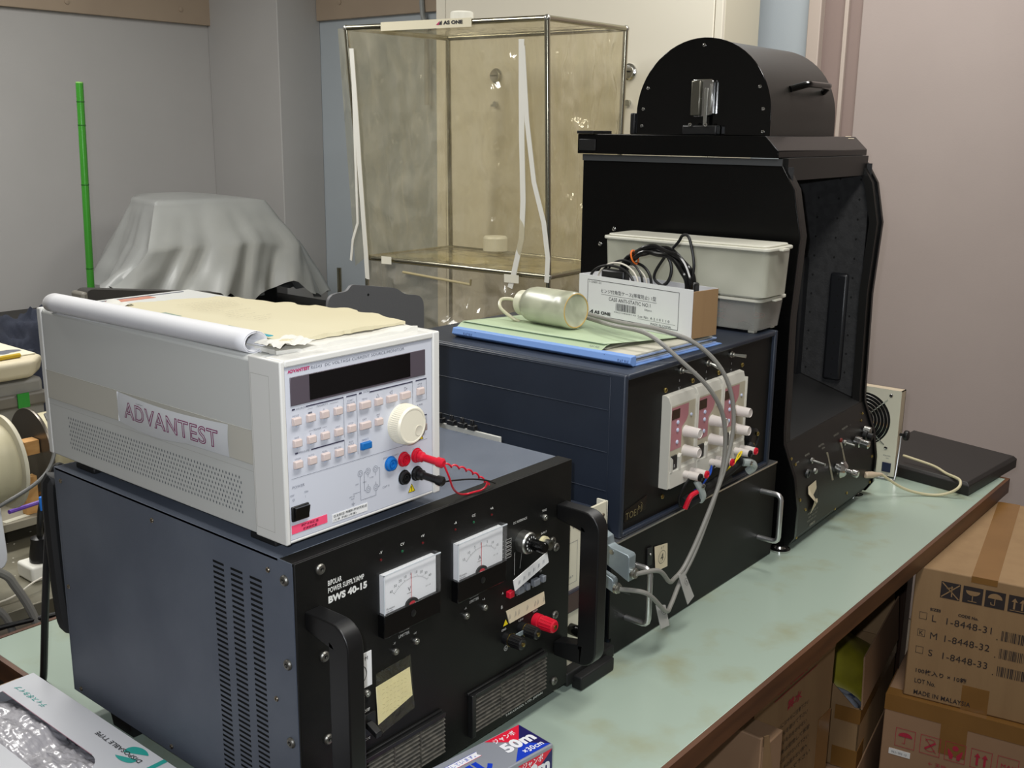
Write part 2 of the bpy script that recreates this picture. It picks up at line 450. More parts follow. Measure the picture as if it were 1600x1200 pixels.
# ---------------- small shared parts (face -Y) ----------------
def screw_p(name, r, m, dome=.5):
    k = MB(); k.lathe([(r, 0), (r, r * .25), (r * .8, r * .5), (r * .45, r * .58), (r * .40, r * .30), (.0001, r * .30)], (0, 0, 0), NY, 16)
    k.m = 1; k.box(-r * .40, r * .40, -r * .34, -r * .29, -r * .08, r * .08); k.box(-r * .08, r * .08, -r * .34, -r * .29, -r * .4, r * .4)
    return protop(name, k, [m, dark_m])
scr_big = screw_p('screw', .0062, mat('grey_screw', (128, 126, 120), .42, 0.9))
scr_sml = screw_p('screw', .0032, mat('dull_screw', (150, 140, 125), .35, 1.0))
scr_brs = screw_p('screw', .0042, brass_m)
scr_chr = screw_p('screw', .0046, chrome_m)

# ================= big bipolar power supply =================
t = thing('bipolar_power_supply', 'large black and slate bipolar power supply with two analogue meters, under the white instrument', 'power supply', (.887, 1.07, 0))
X0, X1 = .645, 1.129
obj('chassis', MB().box(X0 + .006, X1 - .004, .846, 1.312, .034, .356), dark_m, t)
# slotted left side sheet
cols = [(.9445, .9650), (.9105, .9321), (.8767, .8975)]
ys = [.845] + [v for c in sorted(cols) for v in c] + [1.313]
nz = 43; z_top = .3262; pit = .00645
zs = [.034]
for i in range(nz - 1, -1, -1):
    z1 = z_top - i * pit; zs += [z1 - .0030, z1]
zs.append(.3595)
sidep = MB()
vs_ = [(X0, y, z) for z in zs for y in ys]; nw = len(ys); fs_ = []
for j in range(len(zs) - 1):
    for i in range(len(ys) - 1):
        if (i % 2 == 1) and (j % 2 == 1): continue
        fs_.append((j * nw + i, j * nw + i + 1, (j + 1) * nw + i + 1, (j + 1) * nw + i))
sidep.add(vs_, [f[::-1] for f in fs_])
obj('side_panel', sidep, slate_m, t, smooth=False)
obj('top_panel', MB().box(X0, X1 - .003, .846, 1.313, .3565, .3600).box(X1 - .004, X1 - .003, .846, 1.313, .034, .3565), slate_m, t, bevel=.001)
obj('back_panel', MB().box(X0, X1 - .003, 1.3125, 1.3165, .034, .3600), slate_m, t)
obj('mounting_flange', MB().box(X0 - .0006, X0 + .004, .824, .8455, .020, .3600).box(X0 - .0006, X0 + .02, .8455, .847, .020, .36), slate_m, t)
panel = obj('front_panel', MB().box(X0, X1, .820, .8235, .020, .3603).box(X0, X1, .8235, .8455, .3560, .3603).box(X1 - .003, X1, .8235, .8455, .020, .356), black_m, t, bevel=.0008)
for x, y in ((.66, 1.195), (1.08, 1.195), (.66, .87), (1.08, .87)):
    obj('foot', MB().prism([(x, .0), (x + .03, .0), (x + .035, .034), (x - .005, .034)], 'y', y, y + .05), rubber_m, t)
sroty = ROTZ(-90)
for y, z in ((1.3002, .3436), (1.0848, .3426), (.8642, .3421), (1.3050, .1919), (.8493 + .01, .1919), (1.2962, .0420), (1.0774, .0429)):
    put(scr_sml, t, (X0 - .0001, y, z), sroty)
for z in (.3385, .2416, .1482): put(scr_big, t, (X0 - .0007, .8355, z), sroty)
for x, z in ((.6788, .3446), (.6806, .2421), (.6822, .1410), (1.0953, .2413), (1.0966, .1392), (1.0978, .0363)): put(scr_big, t, (x, .820, z))
O = (0, .820, 0)
pr = MB()
pr0 = pr
pr.text('BIPOLAR', (.6887, .820, .3215), X, Z, .0062, .0195, bold=.02)
pr.text('POWER SUPPLY/AMP', (.6887, .820, .3130), X, Z, .0062, .052, bold=.02)
pr.text('BWS 40-15', (.6887, .820, .3010), X, Z, .0085, .0562, bold=.055)
obj('name_lettering', pr, wprint, t, smooth=False); pr = MB()
for x, s in ((.7669, '-V'), (.8008, 'CV'), (.8343, '+V'), (.8911, '-A'), (.9245, 'CC'), (.9589, '+A')): pr.text(s, (x, .820, .3340), X, Z, .0034, al='C', bold=.02)
obj('lamp_lettering', pr, wprint, t, smooth=False); pr = MB()
pr.text('DC REFERENCE', (1.0025, .820, .3010), X, Z, .0032, .028)
pr.text('TRIG', (1.0679, .820, .3010), X, Z, .003, al='C'); pr.text('INPUT', (1.0679, .820, .2690), X, Z, .003, al='C')
obj('input_lettering', pr, wprint, t, smooth=False); pr = MB()
pr.text('VOLTAGE', (.8015, .820, .2262), X, Z, .0036, .017, al='C'); pr.text('LIMITTER', (.8015, .820, .2200), X, Z, .0036, .0175, al='C')
pr.text('CURRENT', (.9256, .820, .2262), X, Z, .0036, .017, al='C'); pr.text('LIMITTER', (.9256, .820, .2200), X, Z, .0036, .0175, al='C')
for x, s in ((.7855, '-V'), (.8198, '+V'), (.9094, '-A'), (.9442, '+A')): pr.text(s, (x, .820, .2150), X, Z, .003, al='C')
obj('limiter_lettering', pr, wprint, t, smooth=False); pr = MB()
pr.text('TAKASAGO, LTD. JAPAN', (.9904, .820, .0268), X, Z, .0040, .081, bold=.02)
obj('maker_lettering', pr, wprint, t, smooth=False); pr = MB()
pr.text('OFF', (.7400, .820, .1480), X, Z, .0042, al='C', bold=.02); pr.text('ON', (.7402, .820, .1120), X, Z, .0036, al='C')
pr.text('POWER', (.7310, .820, .1800), X, Z, .0030)
obj('power_lettering', pr, wprint, t, smooth=False); pr = MB()
pr.text('GND', (.9850, .820, .1570), X, Z, .003, al='C'); pr.text('LOW', (1.0210, .820, .1580), X, Z, .003, al='C'); pr.text('HIGH', (1.0520, .820, .1600), X, Z, .003, al='C')
for x, s in ((1.0135, 'DC'), (1.0285, 'AC'), (1.0471, 'ON'), (1.0627, 'CV')): pr.text(s, (x, .820, .1975), X, Z, .0024, al='C'); pr.text(s, (x, .820, .2150), X, Z, .0024, al='C')
pr.text('A', (.9805, .820, .2100), X, Z, .003); pr.text('B', (.9790, .820, .1900), X, Z, .0045)
obj('button_lettering', pr, wprint, t, smooth=False); pr = MB()
for i in range(5):
    pr.rect(O, X, Z, .9780, .9830, .2835 - i * .0055, .2840 - i * .0055); pr.outline(O, X, Z, .9870, .9985, .2800 - i * .0055, .2840 - i * .0055, .0005)
pr.line(O, X, Z, (1.0055, .2610), (1.0055, .2290), .0005); pr.line(O, X, Z, (1.0210, .2600), (1.0170, .2350), .0004)
obj('scale_ladder', pr, wprint, t, smooth=False)
led_m = [mat('green_lamp', (30, 90, 60), .3), mat('dark_red_lamp', (90, 16, 20), .3)]
for x, c in ((.7669, 1), (.8008, 0), (.8343, 1), (.8911, 1), (.9245, 0), (.9589, 1)):
    obj('indicator_lamp', MB().lathe([(.0016, 0), (.0014, .001), (.0006, .0016)], (x, .820, .3268), NY, 10), led_m[c], t)
# meters
mface = mat('meter_face', (252, 253, 255), .5); clear_m = film('clear_acrylic', (255, 255, 255), (230, 235, 240), .02, 4, .02, (1, 1, 1), .04)
def meter(x0, unit, needle, nums, label):
    w, z1, z0 = .0925, .3127, .2345
    m = obj('panel_meter', MB().box(x0, x0 + w, .8085, .820, z0, z0 + .0285), mat('meter_black', (10, 10, 11), .15), t, bevel=.0012, label=label)
    obj('meter_dial', MB().box(x0 + .004, x0 + w - .004, .8125, .820, z0 + .0285, z1 - .003), mface, m)
    cv = MB()
    cv.box(x0, x0 + w, .8082, .8090, z0 + .0285, z1); cv.box(x0, x0 + .0012, .809, .820, z0 + .0285, z1); cv.box(x0 + w - .0012, x0 + w, .809, .820, z0 + .0285, z1)
    cv.box(x0, x0 + w, .809, .820, z1 - .0012, z1)
    obj('meter_cover', cv, clear_m, m)
    obj('cover_edge', MB().box(x0 - .0002, x0 + w + .0002, .8080, .8090, z1 - .0012, z1 + .0002).box(x0 - .0002, x0 + .0012, .8080, .8090, z0 + .03, z1), mat('cover_edge', (215, 220, 225), .15), m)
    d = MB(); o = (0, .8124, 0); cx, cz, r = x0 + w / 2, z0 + .028, .035
    n = 31
    for i in range(n):
        a = R(138 - i * (96 / (n - 1))); rr = r + (.0035 if i % 5 == 0 else .0018)
        d.line(o, X, Z, (cx + r * math.cos(a), cz + r * .88 * math.sin(a)), (cx + rr * math.cos(a), cz + rr * .88 * math.sin(a)), .0004)
    for i, s in enumerate(nums):
        a = R(138 - i * 96 / (len(nums) - 1)); d.text(s, (cx + (r + .0075) * math.cos(a), .8124, cz + (r + .005) * .88 * math.sin(a)), X, Z, .0032, al='C')
    d.text(unit, (cx - .005, .8124, cz + .016), X, Z, .0055); d.rect(o, X, Z, cx - .0065, cx + .001, cz + .0135, cz + .014)
    d.text('Kuwano', (x0 + .007, .8124, cz + .0045), X, Z, .0026); d.text('BW-4075', (x0 + .007, .8124, cz + .0015), X, Z, .0018)
    d.text('JIS C 1102', (x0 + w - .022, .8124, cz + .012), X, Z, .0018)
    obj('dial_scale', d, kprint, m, smooth=False)
    ndl = MB(); a = R(needle); ndl.line(o, X, Z, (cx, cz - .001), (cx + .04 * math.cos(a), cz + .04 * .95 * math.sin(a)), .0008, .0012)
    obj('needle', ndl, mat('needle_red', (220, 50, 60), .5), m, smooth=False)
    obj('pivot_cover', MB().prism([(cx + .010 * math.cos(R(q)), cz + .0072 * math.sin(R(q))) for q in range(0, 181, 12)], 'y', .8100, .8124), mat('meter_black', (10, 10, 11), .15), m)
    obj('pivot_dot', MB().prism([(cx + .005 * math.cos(R(q)), cz + .0035 * math.sin(R(q))) for q in range(0, 181, 12)], 'y', .8095, .8100), red_m, m)
    obj('zero_screw', MB().lathe([(.0042, 0), (.0042, .0005), (.003, .0009)], (cx, .8085, z0 + .0165), NY, 16), blackp_m, m)
meter(.7600, 'V', 90, ['40', '30', '20', '10', '0', '10', '20', '30', '40'], 'analogue voltmeter, left of the two')
meter(.8835, 'A', 90, ['15', '10', '5', '0', '5', '10', '15'], 'analogue ammeter, right of the two')
trim = protop('trimmer', MB().lathe([(.0044, 0), (.0044, .003), (.0036, .0045), (.0018, .0045), (.0018, .003)], (0, 0, 0), NY, 16), steel_m)
for x, z in ((.9094, .2066), (.9442, .2056), (.7855, .2068), (.8198, .2068), (1.0679, .2927), (.7397, .1726)): put(trim, t, (x, .820, z))
# helipot dial, bnc
d = obj('reference_dial', MB().lathe([(.0150, 0), (.0150, .012), (.0135, .014), (.0135, .0145)], (1.0215, .820, .2725), NY, 32), steel_m, t)
obj('dial_window', MB().cyl((1.0215, .8055, .2725), (1.0215, .8045, .2725), .0115, n=28), blackp_m, d)
k = MB()
for i in range(12):
    a = 2 * PI * i / 12; k.box(1.0215 + .0092 * math.cos(a) - .0007, 1.0215 + .0092 * math.cos(a) + .0007, .8040, .8045, .2725 + .0092 * math.sin(a) - .0012, .2725 + .0092 * math.sin(a) + .0012)
obj('dial_marks', k, wprint, d)
obj('dial_knob', MB().lathe([(.0075, 0), (.0075, .020), (.0062, .024), (.003, .024)], (1.0215, .8045, .2725), NY, 24), mat('gloss_black', (10, 10, 10), .12), d)
b = obj('bnc_socket', MB().lathe([(.0095, 0), (.0095, .003), (.0070, .004), (.0070, .016), (.0052, .016), (.0052, .004)], (1.0640, .820, .2575), NY, 24), steel_m, t)
obj('socket_ring', MB().lathe([(.0098, 0), (.0098, .005), (.0074, .0052)], (1.0640, .8185, .2575), NY, 24), mat('ivory_plastic', (222, 212, 170), .4), b)
put(scr_big, t, (1.0870, .820, .2525))
# buttons
obj('push_button', MB().box(.9885, .9985, .8125, .820, .2030, .2118), red_m, t, bevel=.001, label='red push button')
gb = mat('grey_button', (120, 124, 130), .5)
for x, w in ((1.0135, .0125), (1.0285, .007), (1.0471, .0125), (1.0627, .007)):
    obj('push_button', MB().box(x - w / 2, x + w / 2, .8125, .820, .2018, .2110), gb, t, bevel=.001)
# tapes with pencil writing
wt = obj('paper_tape', MB().box(0, .0735, -.001, 0, 0, .0165), paper_m, None); 
wt.parent = t; wt.matrix_local = MW[t.name].inverted() @ Matrix.Translation((.9935, .8090, .2140)) @ Matrix.Rotation(R(-14), 4, 'Y'); wt['label'] = 'white paper tape stuck at a slant'
sq = MB()
rnd = random.Random(3)
for i in range(6):
    x = .008 + i * .0105; sq.line((0, -.0012, 0), X, Z, (x, .005), (x + .002, .011), .0005); sq.line((0, -.0012, 0), X, Z, (x + .003, .010), (x + .001, .006), .0005); sq.line((0, -.0012, 0), X, Z, (x + .0035, .005), (x + .0050, .010), .0004)
w2 = obj('pencil_marks', sq, gprint, None, smooth=False); w2.parent = wt
bt = obj('paper_tape', MB().add([(.9890, .8192, .1835), (1.0703, .8192, .1835), (1.0717, .8180, .1655), (.9955, .8180, .1640), (.9890, .8198, .1835), (1.0703, .8198, .1835), (1.0717, .8198, .1655), (.9955, .8198, .1640)],
      [(3, 2, 1, 0), (0, 1, 5, 4), (2, 3, 7, 6), (3, 0, 4, 7), (1, 2, 6, 5)]), tape_m, t, label='cream masking tape with pencil notes')
sq = MB()
for x in (.993, 1.005, 1.012, 1.030, 1.047, 1.053, 1.066):
    sq.line((0, .8178, 0), X, Z, (x, .170), (x + .002, .178), .0005); sq.line((0, .8178, 0), X, Z, (x + .002, .171), (x + .0035, .176), .0005)
obj('pencil_marks', sq, gprint, bt, smooth=False)
wtri = MB(); wtri.flat(O, X, Z, [(.9835, .1635), (.9935, .1635), (.9885, .1720)])
obj('warning_triangle', wtri, yel_m, t, smooth=False)
def post(x, z, m, r, ln, lab=None):
    k = MB(); k.lathe([(r * 1.05, 0), (r * 1.05, ln * .25), (r * .95, ln * .27), (r * .8, ln * .28), (r * .8, ln * .32), (r, ln * .33), (r * .92, ln * .95), (r * .75, ln)], (x, .820, z), NY, 22)
    o = obj('binding_post', k, m, t, label=lab)
    for i in range(12):
        a = 2 * PI * i / 12
        pass
    obj('post_tip', MB().lathe([(r * .34, 0), (r * .34, .0012), (r * .2, .0016)], (x, .820 - ln, z), NY, 12), brass_m, o)
    rb = MB()
    for i in range(14):
        a = 2 * PI * i / 14; rb.cyl((x + r * .97 * math.cos(a), .820 - ln * .38, z + r * .97 * math.sin(a)), (x + r * .90 * math.cos(a), .820 - ln * .93, z + r * .90 * math.sin(a)), r * .09, n=5)
    obj('grip_ribs', rb, m, o)
    if m is blackp_m: obj('metal_washer', MB().cyl((x, .820 - ln * .30, z), (x, .820 - ln * .33, z), r * 1.08, n=22), brass_m, o)
post(.9895, .1450, blackp_m, .0085, .030); post(1.0215, .1475, blackp_m, .0085, .030); post(1.0530, .1475, red_m, .0095, .034, 'red binding post')
obj('shorting_bar', MB().box(.9905, 1.0205, .8095, .8110, .1435, .1500), zinc_m, t, bevel=.0008)
pr2 = MB()
for i in range(20):
    a0, a1 = 2 * PI * i / 20, 2 * PI * (i + 1) / 20; pr2.line(O, X, Z, (.9895 + .0035 * math.cos(a0), .1300 + .0035 * math.sin(a0)), (.9895 + .0035 * math.cos(a1), .1300 + .0035 * math.sin(a1)), .0006)
pr2.line(O, X, Z, (.9895, .132), (.9895, .128), .0006); pr2.line(O, X, Z, (.987, .1295), (.992, .1295), .0006)
obj('earth_symbol', pr2, wprint, t, smooth=False)
# louvred vents
louv_m = mat('vent_filter', (62, 60, 54), .8, var=(84, 80, 70), scale=60, amt=.7)
def vent(x0, x1, z0, z1):
    v = obj('vent_grille', MB().box(x0 - .009, x0 - .0015, .8120, .820, z0 - .005, z1 + .0055).box(x0 - .0015, x1, .8120, .820, z1, z1 + .0055).box(x0 - .012, x1 - .002, .8165, .820, z1 + .006, z1 + .009), mat('vent_black', (22, 22, 22), .45), t, bevel=.0007)
    obj('vent_filter', MB().box(x0 - .0015, x1, .8180, .820, z0 - .003, z1), louv_m, v)
    k = MB(); n = 9
    for i in range(n):
        z = z0 + (z1 - z0) * (i + .5) / n
        k.add([(x0, .8128, z - .0018), (x1, .8128, z - .0018), (x1, .8178, z + .0022), (x0, .8178, z + .0022), (x0, .8138, z - .0026), (x1, .8138, z - .0026), (x1, .8178, z + .0012), (x0, .8178, z + .0012)],
              [(0, 1, 2, 3), (7, 6, 5, 4), (0, 4, 5, 1), (1, 5, 6, 2), (0, 3, 7, 4)])
    for i in range(1, 3):
        x = x0 + (x1 - x0) * i / 3; k.box(x - .0008, x + .0008, .8125, .8178, z0, z1)
    obj('louvre_slats', k, mat('dusty_slat', (66, 64, 58), .6, var=(96, 92, 82), scale=90, amt=.8), v)
vent(.9235, 1.0725, .0380, .0885); vent(.7330, .8650, .0380, .0885)
# paper tag 1 and sticky note behind film
pt = obj('number_tag', MB().box(.7080, .7488, .8190, .8199, .1800, .2228), paper_m, t, label='paper tag with a circled 1')
c = MB(); c.text('M', (.7385, .8190, .2140), X, Z, .0045)
for i in range(28):
    a0, a1 = 2 * PI * i / 28, 2 * PI * (i + 1) / 28; c.line((0, .819, 0), X, Z, (.7290 + .0115 * math.cos(a0), .1985 + .0115 * math.sin(a0)), (.7290 + .0115 * math.cos(a1), .1985 + .0115 * math.sin(a1)), .0008)
c.text('1', (.7300, .8190, .1915), X, Z, .0150, bold=.02, al='C')
obj('handwriting', c, kprint, pt, smooth=False)
nt_ = obj('sticky_note', MB().add([(.7545, .8192, .1735), (.8098, .8192, .1770), (.8118, .8170, .1395), (.7560, .8180, .1245)], [(3, 2, 1, 0)]), mat('pale_yellow_note', (250, 242, 204), .7), t, label='pale yellow note under clear film')
obj('film_pocket', MB().quad((.7525, .8165, .1920), (.8085, .8165, .1945), (.8130, .8150, .1230), (.7545, .8155, .1120)), film('note_film', (248, 246, 232), (190, 185, 150), .05, 60, .5, (1, 1, 1), .15), nt_)
c = MB()
for r_ in range(6):
    for i in range(7): 
        x = .762 + i * .006; z = .168 - r_ * .0062; c.line((0, .8169, 0), X, Z, (x, z), (x + .0035, z + rnd.uniform(-.002, .002)), .00035)
obj('handwriting', c, mat('faint_pencil', (200, 186, 140), .7), nt_, smooth=False)
sw = obj('power_switch', MB().box(.7285, .7510, .8165, .820, .1185, .1465), blackp_m, t, bevel=.0008)
obj('switch_lever', MB().add([(.736, .8165, .137), (.745, .8165, .137), (.745, .8165, .129), (.736, .8165, .129), (.736, .8000, .130), (.745, .8000, .130), (.745, .8000, .123), (.736, .8000, .123)],
    [(0, 1, 2, 3), (4, 7, 6, 5), (0, 4, 5, 1), (1, 5, 6, 2), (2, 6, 7, 3), (3, 7, 4, 0)]), blackp_m, sw, bevel=.0008)
# grab handles
def grab(xc, w, z0, z1, yt, th, lab=None):
    # rounded U in the y-z plane, rectangular section w wide
    ro, ri = .026, .010; o_ = []; i_ = []
    for a in range(0, 91, 15):
        o_.append((yt + ro - ro * math.sin(R(a)), z1 - ro + ro * math.cos(R(a))))
    for a in range(90, -1, -15):
        o_.append((yt + ro - ro * math.sin(R(a)), z0 + ro - ro * math.cos(R(a))))
    yi = yt + th
    for a in range(0, 91, 15): i_.append((yi + ri - ri * math.cos(R(a)), z0 + th + ri - ri * math.sin(R(a))))
    for a in range(90, -1, -15): i_.append((yi + ri - ri * math.cos(R(a)), z1 - th - ri + ri * math.sin(R(a))))
    P = [(.8195, z1)] + o_ + [(.8195, z0), (.8195, z0 + th)] + i_ + [(.8195, z1 - th)]
    obj('handle', MB().prism(P, 'x', xc - w / 2, xc + w / 2), mat('handle_black', (15, 15, 16), .4), t, bevel=.003, seg=3, fixn=True, label=lab)
grab(.6665, .022, .078, .304, .752, .021); grab(1.1060, .022, .078, .304, .748, .021)
# rear bumper loop and rear details
obj('rear_guard', MB().tube([(.68, 1.318, .325), (.665, 1.345, .327), (.655, 1.352, .315), (.658, 1.352, .14), (.668, 1.345, .112), (.69, 1.318, .108)], .012, 10, 5).tube([(.70, 1.318, .325), (.70, 1.345, .32), (.70, 1.345, .12), (.70, 1.318, .11)], .010, 8, 5), rubber_m, t)
k = obj('power_cord', MB().tube([(.684, 1.362, .338), (.668, 1.358, .343), (.655, 1.356, .30), (.648, 1.38, .16), (.654, 1.425, .014), (.650, 1.425, .0055), (.6465, 1.38, .0054), (.646, 1.28, .0054)], .0052, 8, 8), cord_m)
tag(k, 'black power cord hanging from the back of the slate power supply onto the table', 'cord')

# ================= white voltage / current source =================
t = thing('source_monitor_unit', 'white bench source and monitor instrument with display, keypad and big round knob', 'instrument', (.767, 1.08, .36))
AX0, AX1, AZ0, AZ1 = .6525, .8825, .3745, .5700
obj('case', MB().prism([(AX0, AZ0), (AX1, AZ0), (AX1, AZ1 - .004), (AX1 - .004, AZ1), (AX0 + .004, AZ1), (AX0, AZ1 - .004)], 'y', .880, 1.335), beige_m, t, bevel=.0015, fixn=True)
obj('rear_bezel', MB().box(AX0 - .0012, AX0 + .01, 1.326, 1.337, AZ0, AZ1 + .0005), white_m, t, bevel=.002)
bz = MB()                                                          # moulded front frame
bz.box(AX0 - .0020, AX0 + .0045, .838, .8900, AZ0 - .001, AZ1 + .0015).box(AX1 - .0095, AX1 + .0015, .838, .8900, AZ0 - .001, AZ1 + .0015)
bz.box(AX0 + .0045, AX1 - .0095, .838, .8700, AZ1 - .0060, AZ1 + .0015).box(AX0 + .0045, AX1 - .0095, .840, .8700, AZ0 - .001, AZ0 + .003)
obj('front_bezel', bz, white_m, t, bevel=.0018, seg=3)
k = MB(); o = (AX0 - .0020, 0, 0)
k.outline(o, NY, Z, -.8865, -.8560, AZ0 + .010, AZ1 - .016, .0005)
obj('bezel_groove', k, mat('groove_grey', (176, 174, 166), .6), t, smooth=False)
obj('front_face', MB().box(AX0 + .0045, AX1 - .0095, .8405, .872, AZ0 + .002, AZ1 - .0060), face_m, t)
k = MB(); o = (0, .8405, 0)
k.outline(o, X, Z, AX0 + .0050, AX1 - .0100, AZ0 + .003, AZ1 - .0066, .0004)
obj('face_outline', k, mat('thin_line_grey', (150, 152, 160), .6), t, smooth=False)
# side band, badge and perforations
k = MB(); k.box(AX0 - .0008, AX0 + .002, .8905, 1.1505, .4520, .4895)
k.box(AX0 - .0008, AX0 + .002, 1.1505, 1.3255, .4520, .4895)
obj('side_band', k, band_m, t)
k = MB(); sg = mat('seam_grey', (158, 156, 148), .6)
o = (AX0 - .0008, 0, 0)
k.rect(o, NY, Z, -1.3260, -.8905, .4893, .4897, .0003); k.rect(o, NY, Z, -1.3260, -.8905, .4519, .4523, .0003); k.rect((AX0, 0, 0), NY, Z, -1.3260, -.8905, .4440, .4443, .0003)
obj('case_seams', k, sg, t, smooth=False)
def badge(u, v):                                                   # u 0..1 from the far to the near end
    y = 1.1508 - .2203 * u
    zt = .4893 - .0036 * math.sin(PI * min(1, u * 1.0)) ; zb = .4523 - .0052 * math.sin(PI * min(1, u * 1.55)) if u < .645 else .4523 + .0 * u
    b = .0022 + .0035 * math.sin(PI * min(1.0, max(0.0, u)))
    return (AX0 - .0010 - b * math.sin(PI * (.15 + .7 * v)), y, zb + (zt - zb) * v)
k = MB().grid(badge, 36, 10)
k.quad((AX0 - .001, 1.1508, .4523), (AX0 - .003, 1.1508, .4523), (AX0 - .003, 1.1508, .4893), (AX0 - .001, 1.1508, .4893))
bd = obj('name_badge', k, mat('badge_grey', (206, 208, 210), .35), t, ang=80)
gv, gf = glyphs('ADVANTEST', 0.0, .020)
xs = [p[0] for p in gv]; ysv = [p[1] for p in gv]
gx0, gx1, gy0, gy1 = min(xs), max(xs), min(ysv), max(ysv)
V = []
for p in gv:
    u = (p[0] - gx0) / (gx1 - gx0); yy = 1.1345 - .1880 * u
    z = .4602 + .0205 * (p[1] - gy0) / (gy1 - gy0) - .0008 * u
    bu = (1.1508 - yy) / .2203; bv = (z - .4515) / .037
    bx = badge(bu, bv)[0]
    V.append((bx - .0010 - p[2] * .006, yy, z))
k = MB(); k.add(V, gf)
obj('outlined_lettering', k, mat('maroon_outline', (120, 24, 84), .5), bd, smooth=False)
k = MB(); k.text('SeagMicro', (badge(.4, .8)[0], 1.1050, .4815), NY, Z, .0020, .014, off=.0006)
obj('small_print', k, gprint, bd, smooth=False)
hm = mat('vent_hole_dark', (96, 100, 104), .9)
k = MB()
for r_ in range(8):
    n = 62
    for c_ in range(n):
        y = 1.2785 - c_ * .00592 - (.00296 if r_ % 2 else 0); z = .4322 - r_ * .0056
        hr = .00120
        k.poly([(AX0 - .0003, y - .00105 * math.cos(2 * PI * q / 7), z + .00185 * math.sin(2 * PI * q / 7)) for q in range(7)])
obj('vent_holes', k, hm, t, smooth=False)
for y in (.872, 1.245):
    for x in (.662, .842):
        obj('foot', MB().box(x, x + .030, y, y + .045, .3600, .3680).box(x + .003, x + .027, y + .004, y + .041, .3680, AZ0 + .001), rubber_m, t, bevel=.002)
obj('tilt_foot', MB().box(.700, .735, .862, .885, .3630, AZ0).box(.800, .835, .862, .885, .3630, AZ0), rubber_m, t, bevel=.002)
# top details
obj('rating_label', MB().box(.737, .803, 1.300, 1.318, AZ1, AZ1 + .0004), mat('orange_label', (186, 110, 78), .5), t)
obj('rear_strip', MB().box(.662, .86, 1.319, 1.323, AZ1, AZ1 + .0006), gprint, t)
# display
obj('display_bezel', MB().box(.6642, .8613, .8393, .8407, .5222, .5528), mat('display_bezel', (84, 76, 84), .3), t, bevel=.002)
obj('display_window', MB().box(.6890, .8362, .8389, .8394, .5248, .5522), mat('display_black', (10, 8, 10), .12), t)
# lettering on the face
O = (0, .8404, 0)
k = MB(); k.text('ADVANTEST', (.6618, .8404, .5572), X, Z, .0036, .0290, bold=.05)
obj('brand_lettering', k, mprint, t, smooth=False)
k = MB()
k.text('R6243  DC VOLTAGE CURRENT SOURCE/MONITOR', (.6925, .8404, .5572), X, Z, .0030, .1355)
rows = {'b': [(.6703, 'MODE', .5102), (.6893, '-', .5098), (.7078, '0', .5098), (.7267, '+', .5098),
              (.6705, 'VS/IS', .4866), (.6890, 'v', .4868), (.7075, 'A', .4868), (.7263, 'LIMIT', .4866),
              (.6707, 'VM/IM', .4635), (.6889, 'AUTO', .4635), (.7075, 'NULL', .4635), (.7260, 'RECALL', .4635),
              (.7454, 'START', .5125), (.7454, 'TRIGGER', .5095), (.7452, 'STOP', .4866), (.7449, 'RUN', .4660), (.7449, 'HOLD', .4632),
              (.7661, 'MENU', .5102), (.7654, 'EXIT', .4870), (.7657, 'DIRECT', .4638), (.8523, 'GP-IB', .5120), (.8523, 'LOCAL', .5090),
              (.8523, '4 WIRE', .4870), (.8560, 'OPERATE', .4680)]}
for x, s, z in rows['b']: k.text(s, (x, .8404, z), X, Z, .0020, al='C')
k.text('SOURCE', (.6705, .8404, .5172), X, Z, .0022, .013); k.text('POLARITY', (.6985, .8404, .5150), X, Z, .0020, .015); k.text('RANGE', (.6935, .8404, .4905), X, Z, .0020, .010)
k.text('MEASURE', (.6725, .8404, .4698), X, Z, .0022, .014); k.text('ENTRY', (.7645, .8404, .5180), X, Z, .0022, .0095)
k.text('POWER', (.6625, .8404, .4335), X, Z, .0028, .0160); k.text('OFF', (.6590, .8404, .4252), X, Z, .0022); k.text('ON', (.6780, .8404, .4252), X, Z, .0022)
k.text('O', (.6620, .8404, .4200), X, Z, .0026); k.text('|', (.6790, .8404, .4200), X, Z, .0026)
k.text('DRIVING GUARD', (.7925, .8404, .4352), X, Z, .0020, .0240); k.text('SENSE', (.8195, .8404, .4352), X, Z, .0020, .0100); k.text('OUTPUT', (.8395, .8404, .4352), X, Z, .0020, .0120)
k.text('HI', (.8345, .8404, .4290), X, Z, .0018); k.text('LO', (.8345, .8404, .4080), X, Z, .0018); k.text('CAT II', (.7905, .8404, .4010), X, Z, .0024, .0105)
k.text('200V', (.7495, .8404, .4150), X, Z, .0016); k.text('MAX', (.7610, .8404, .4150), X, Z, .0016); k.text('12 MA', (.7710, .8404, .4180), X, Z, .0016); k.text('500V PK', (.7400, .8404, .4025), X, Z, .0016); k.text('MAX', (.7425, .8404, .3998), X, Z, .0016)
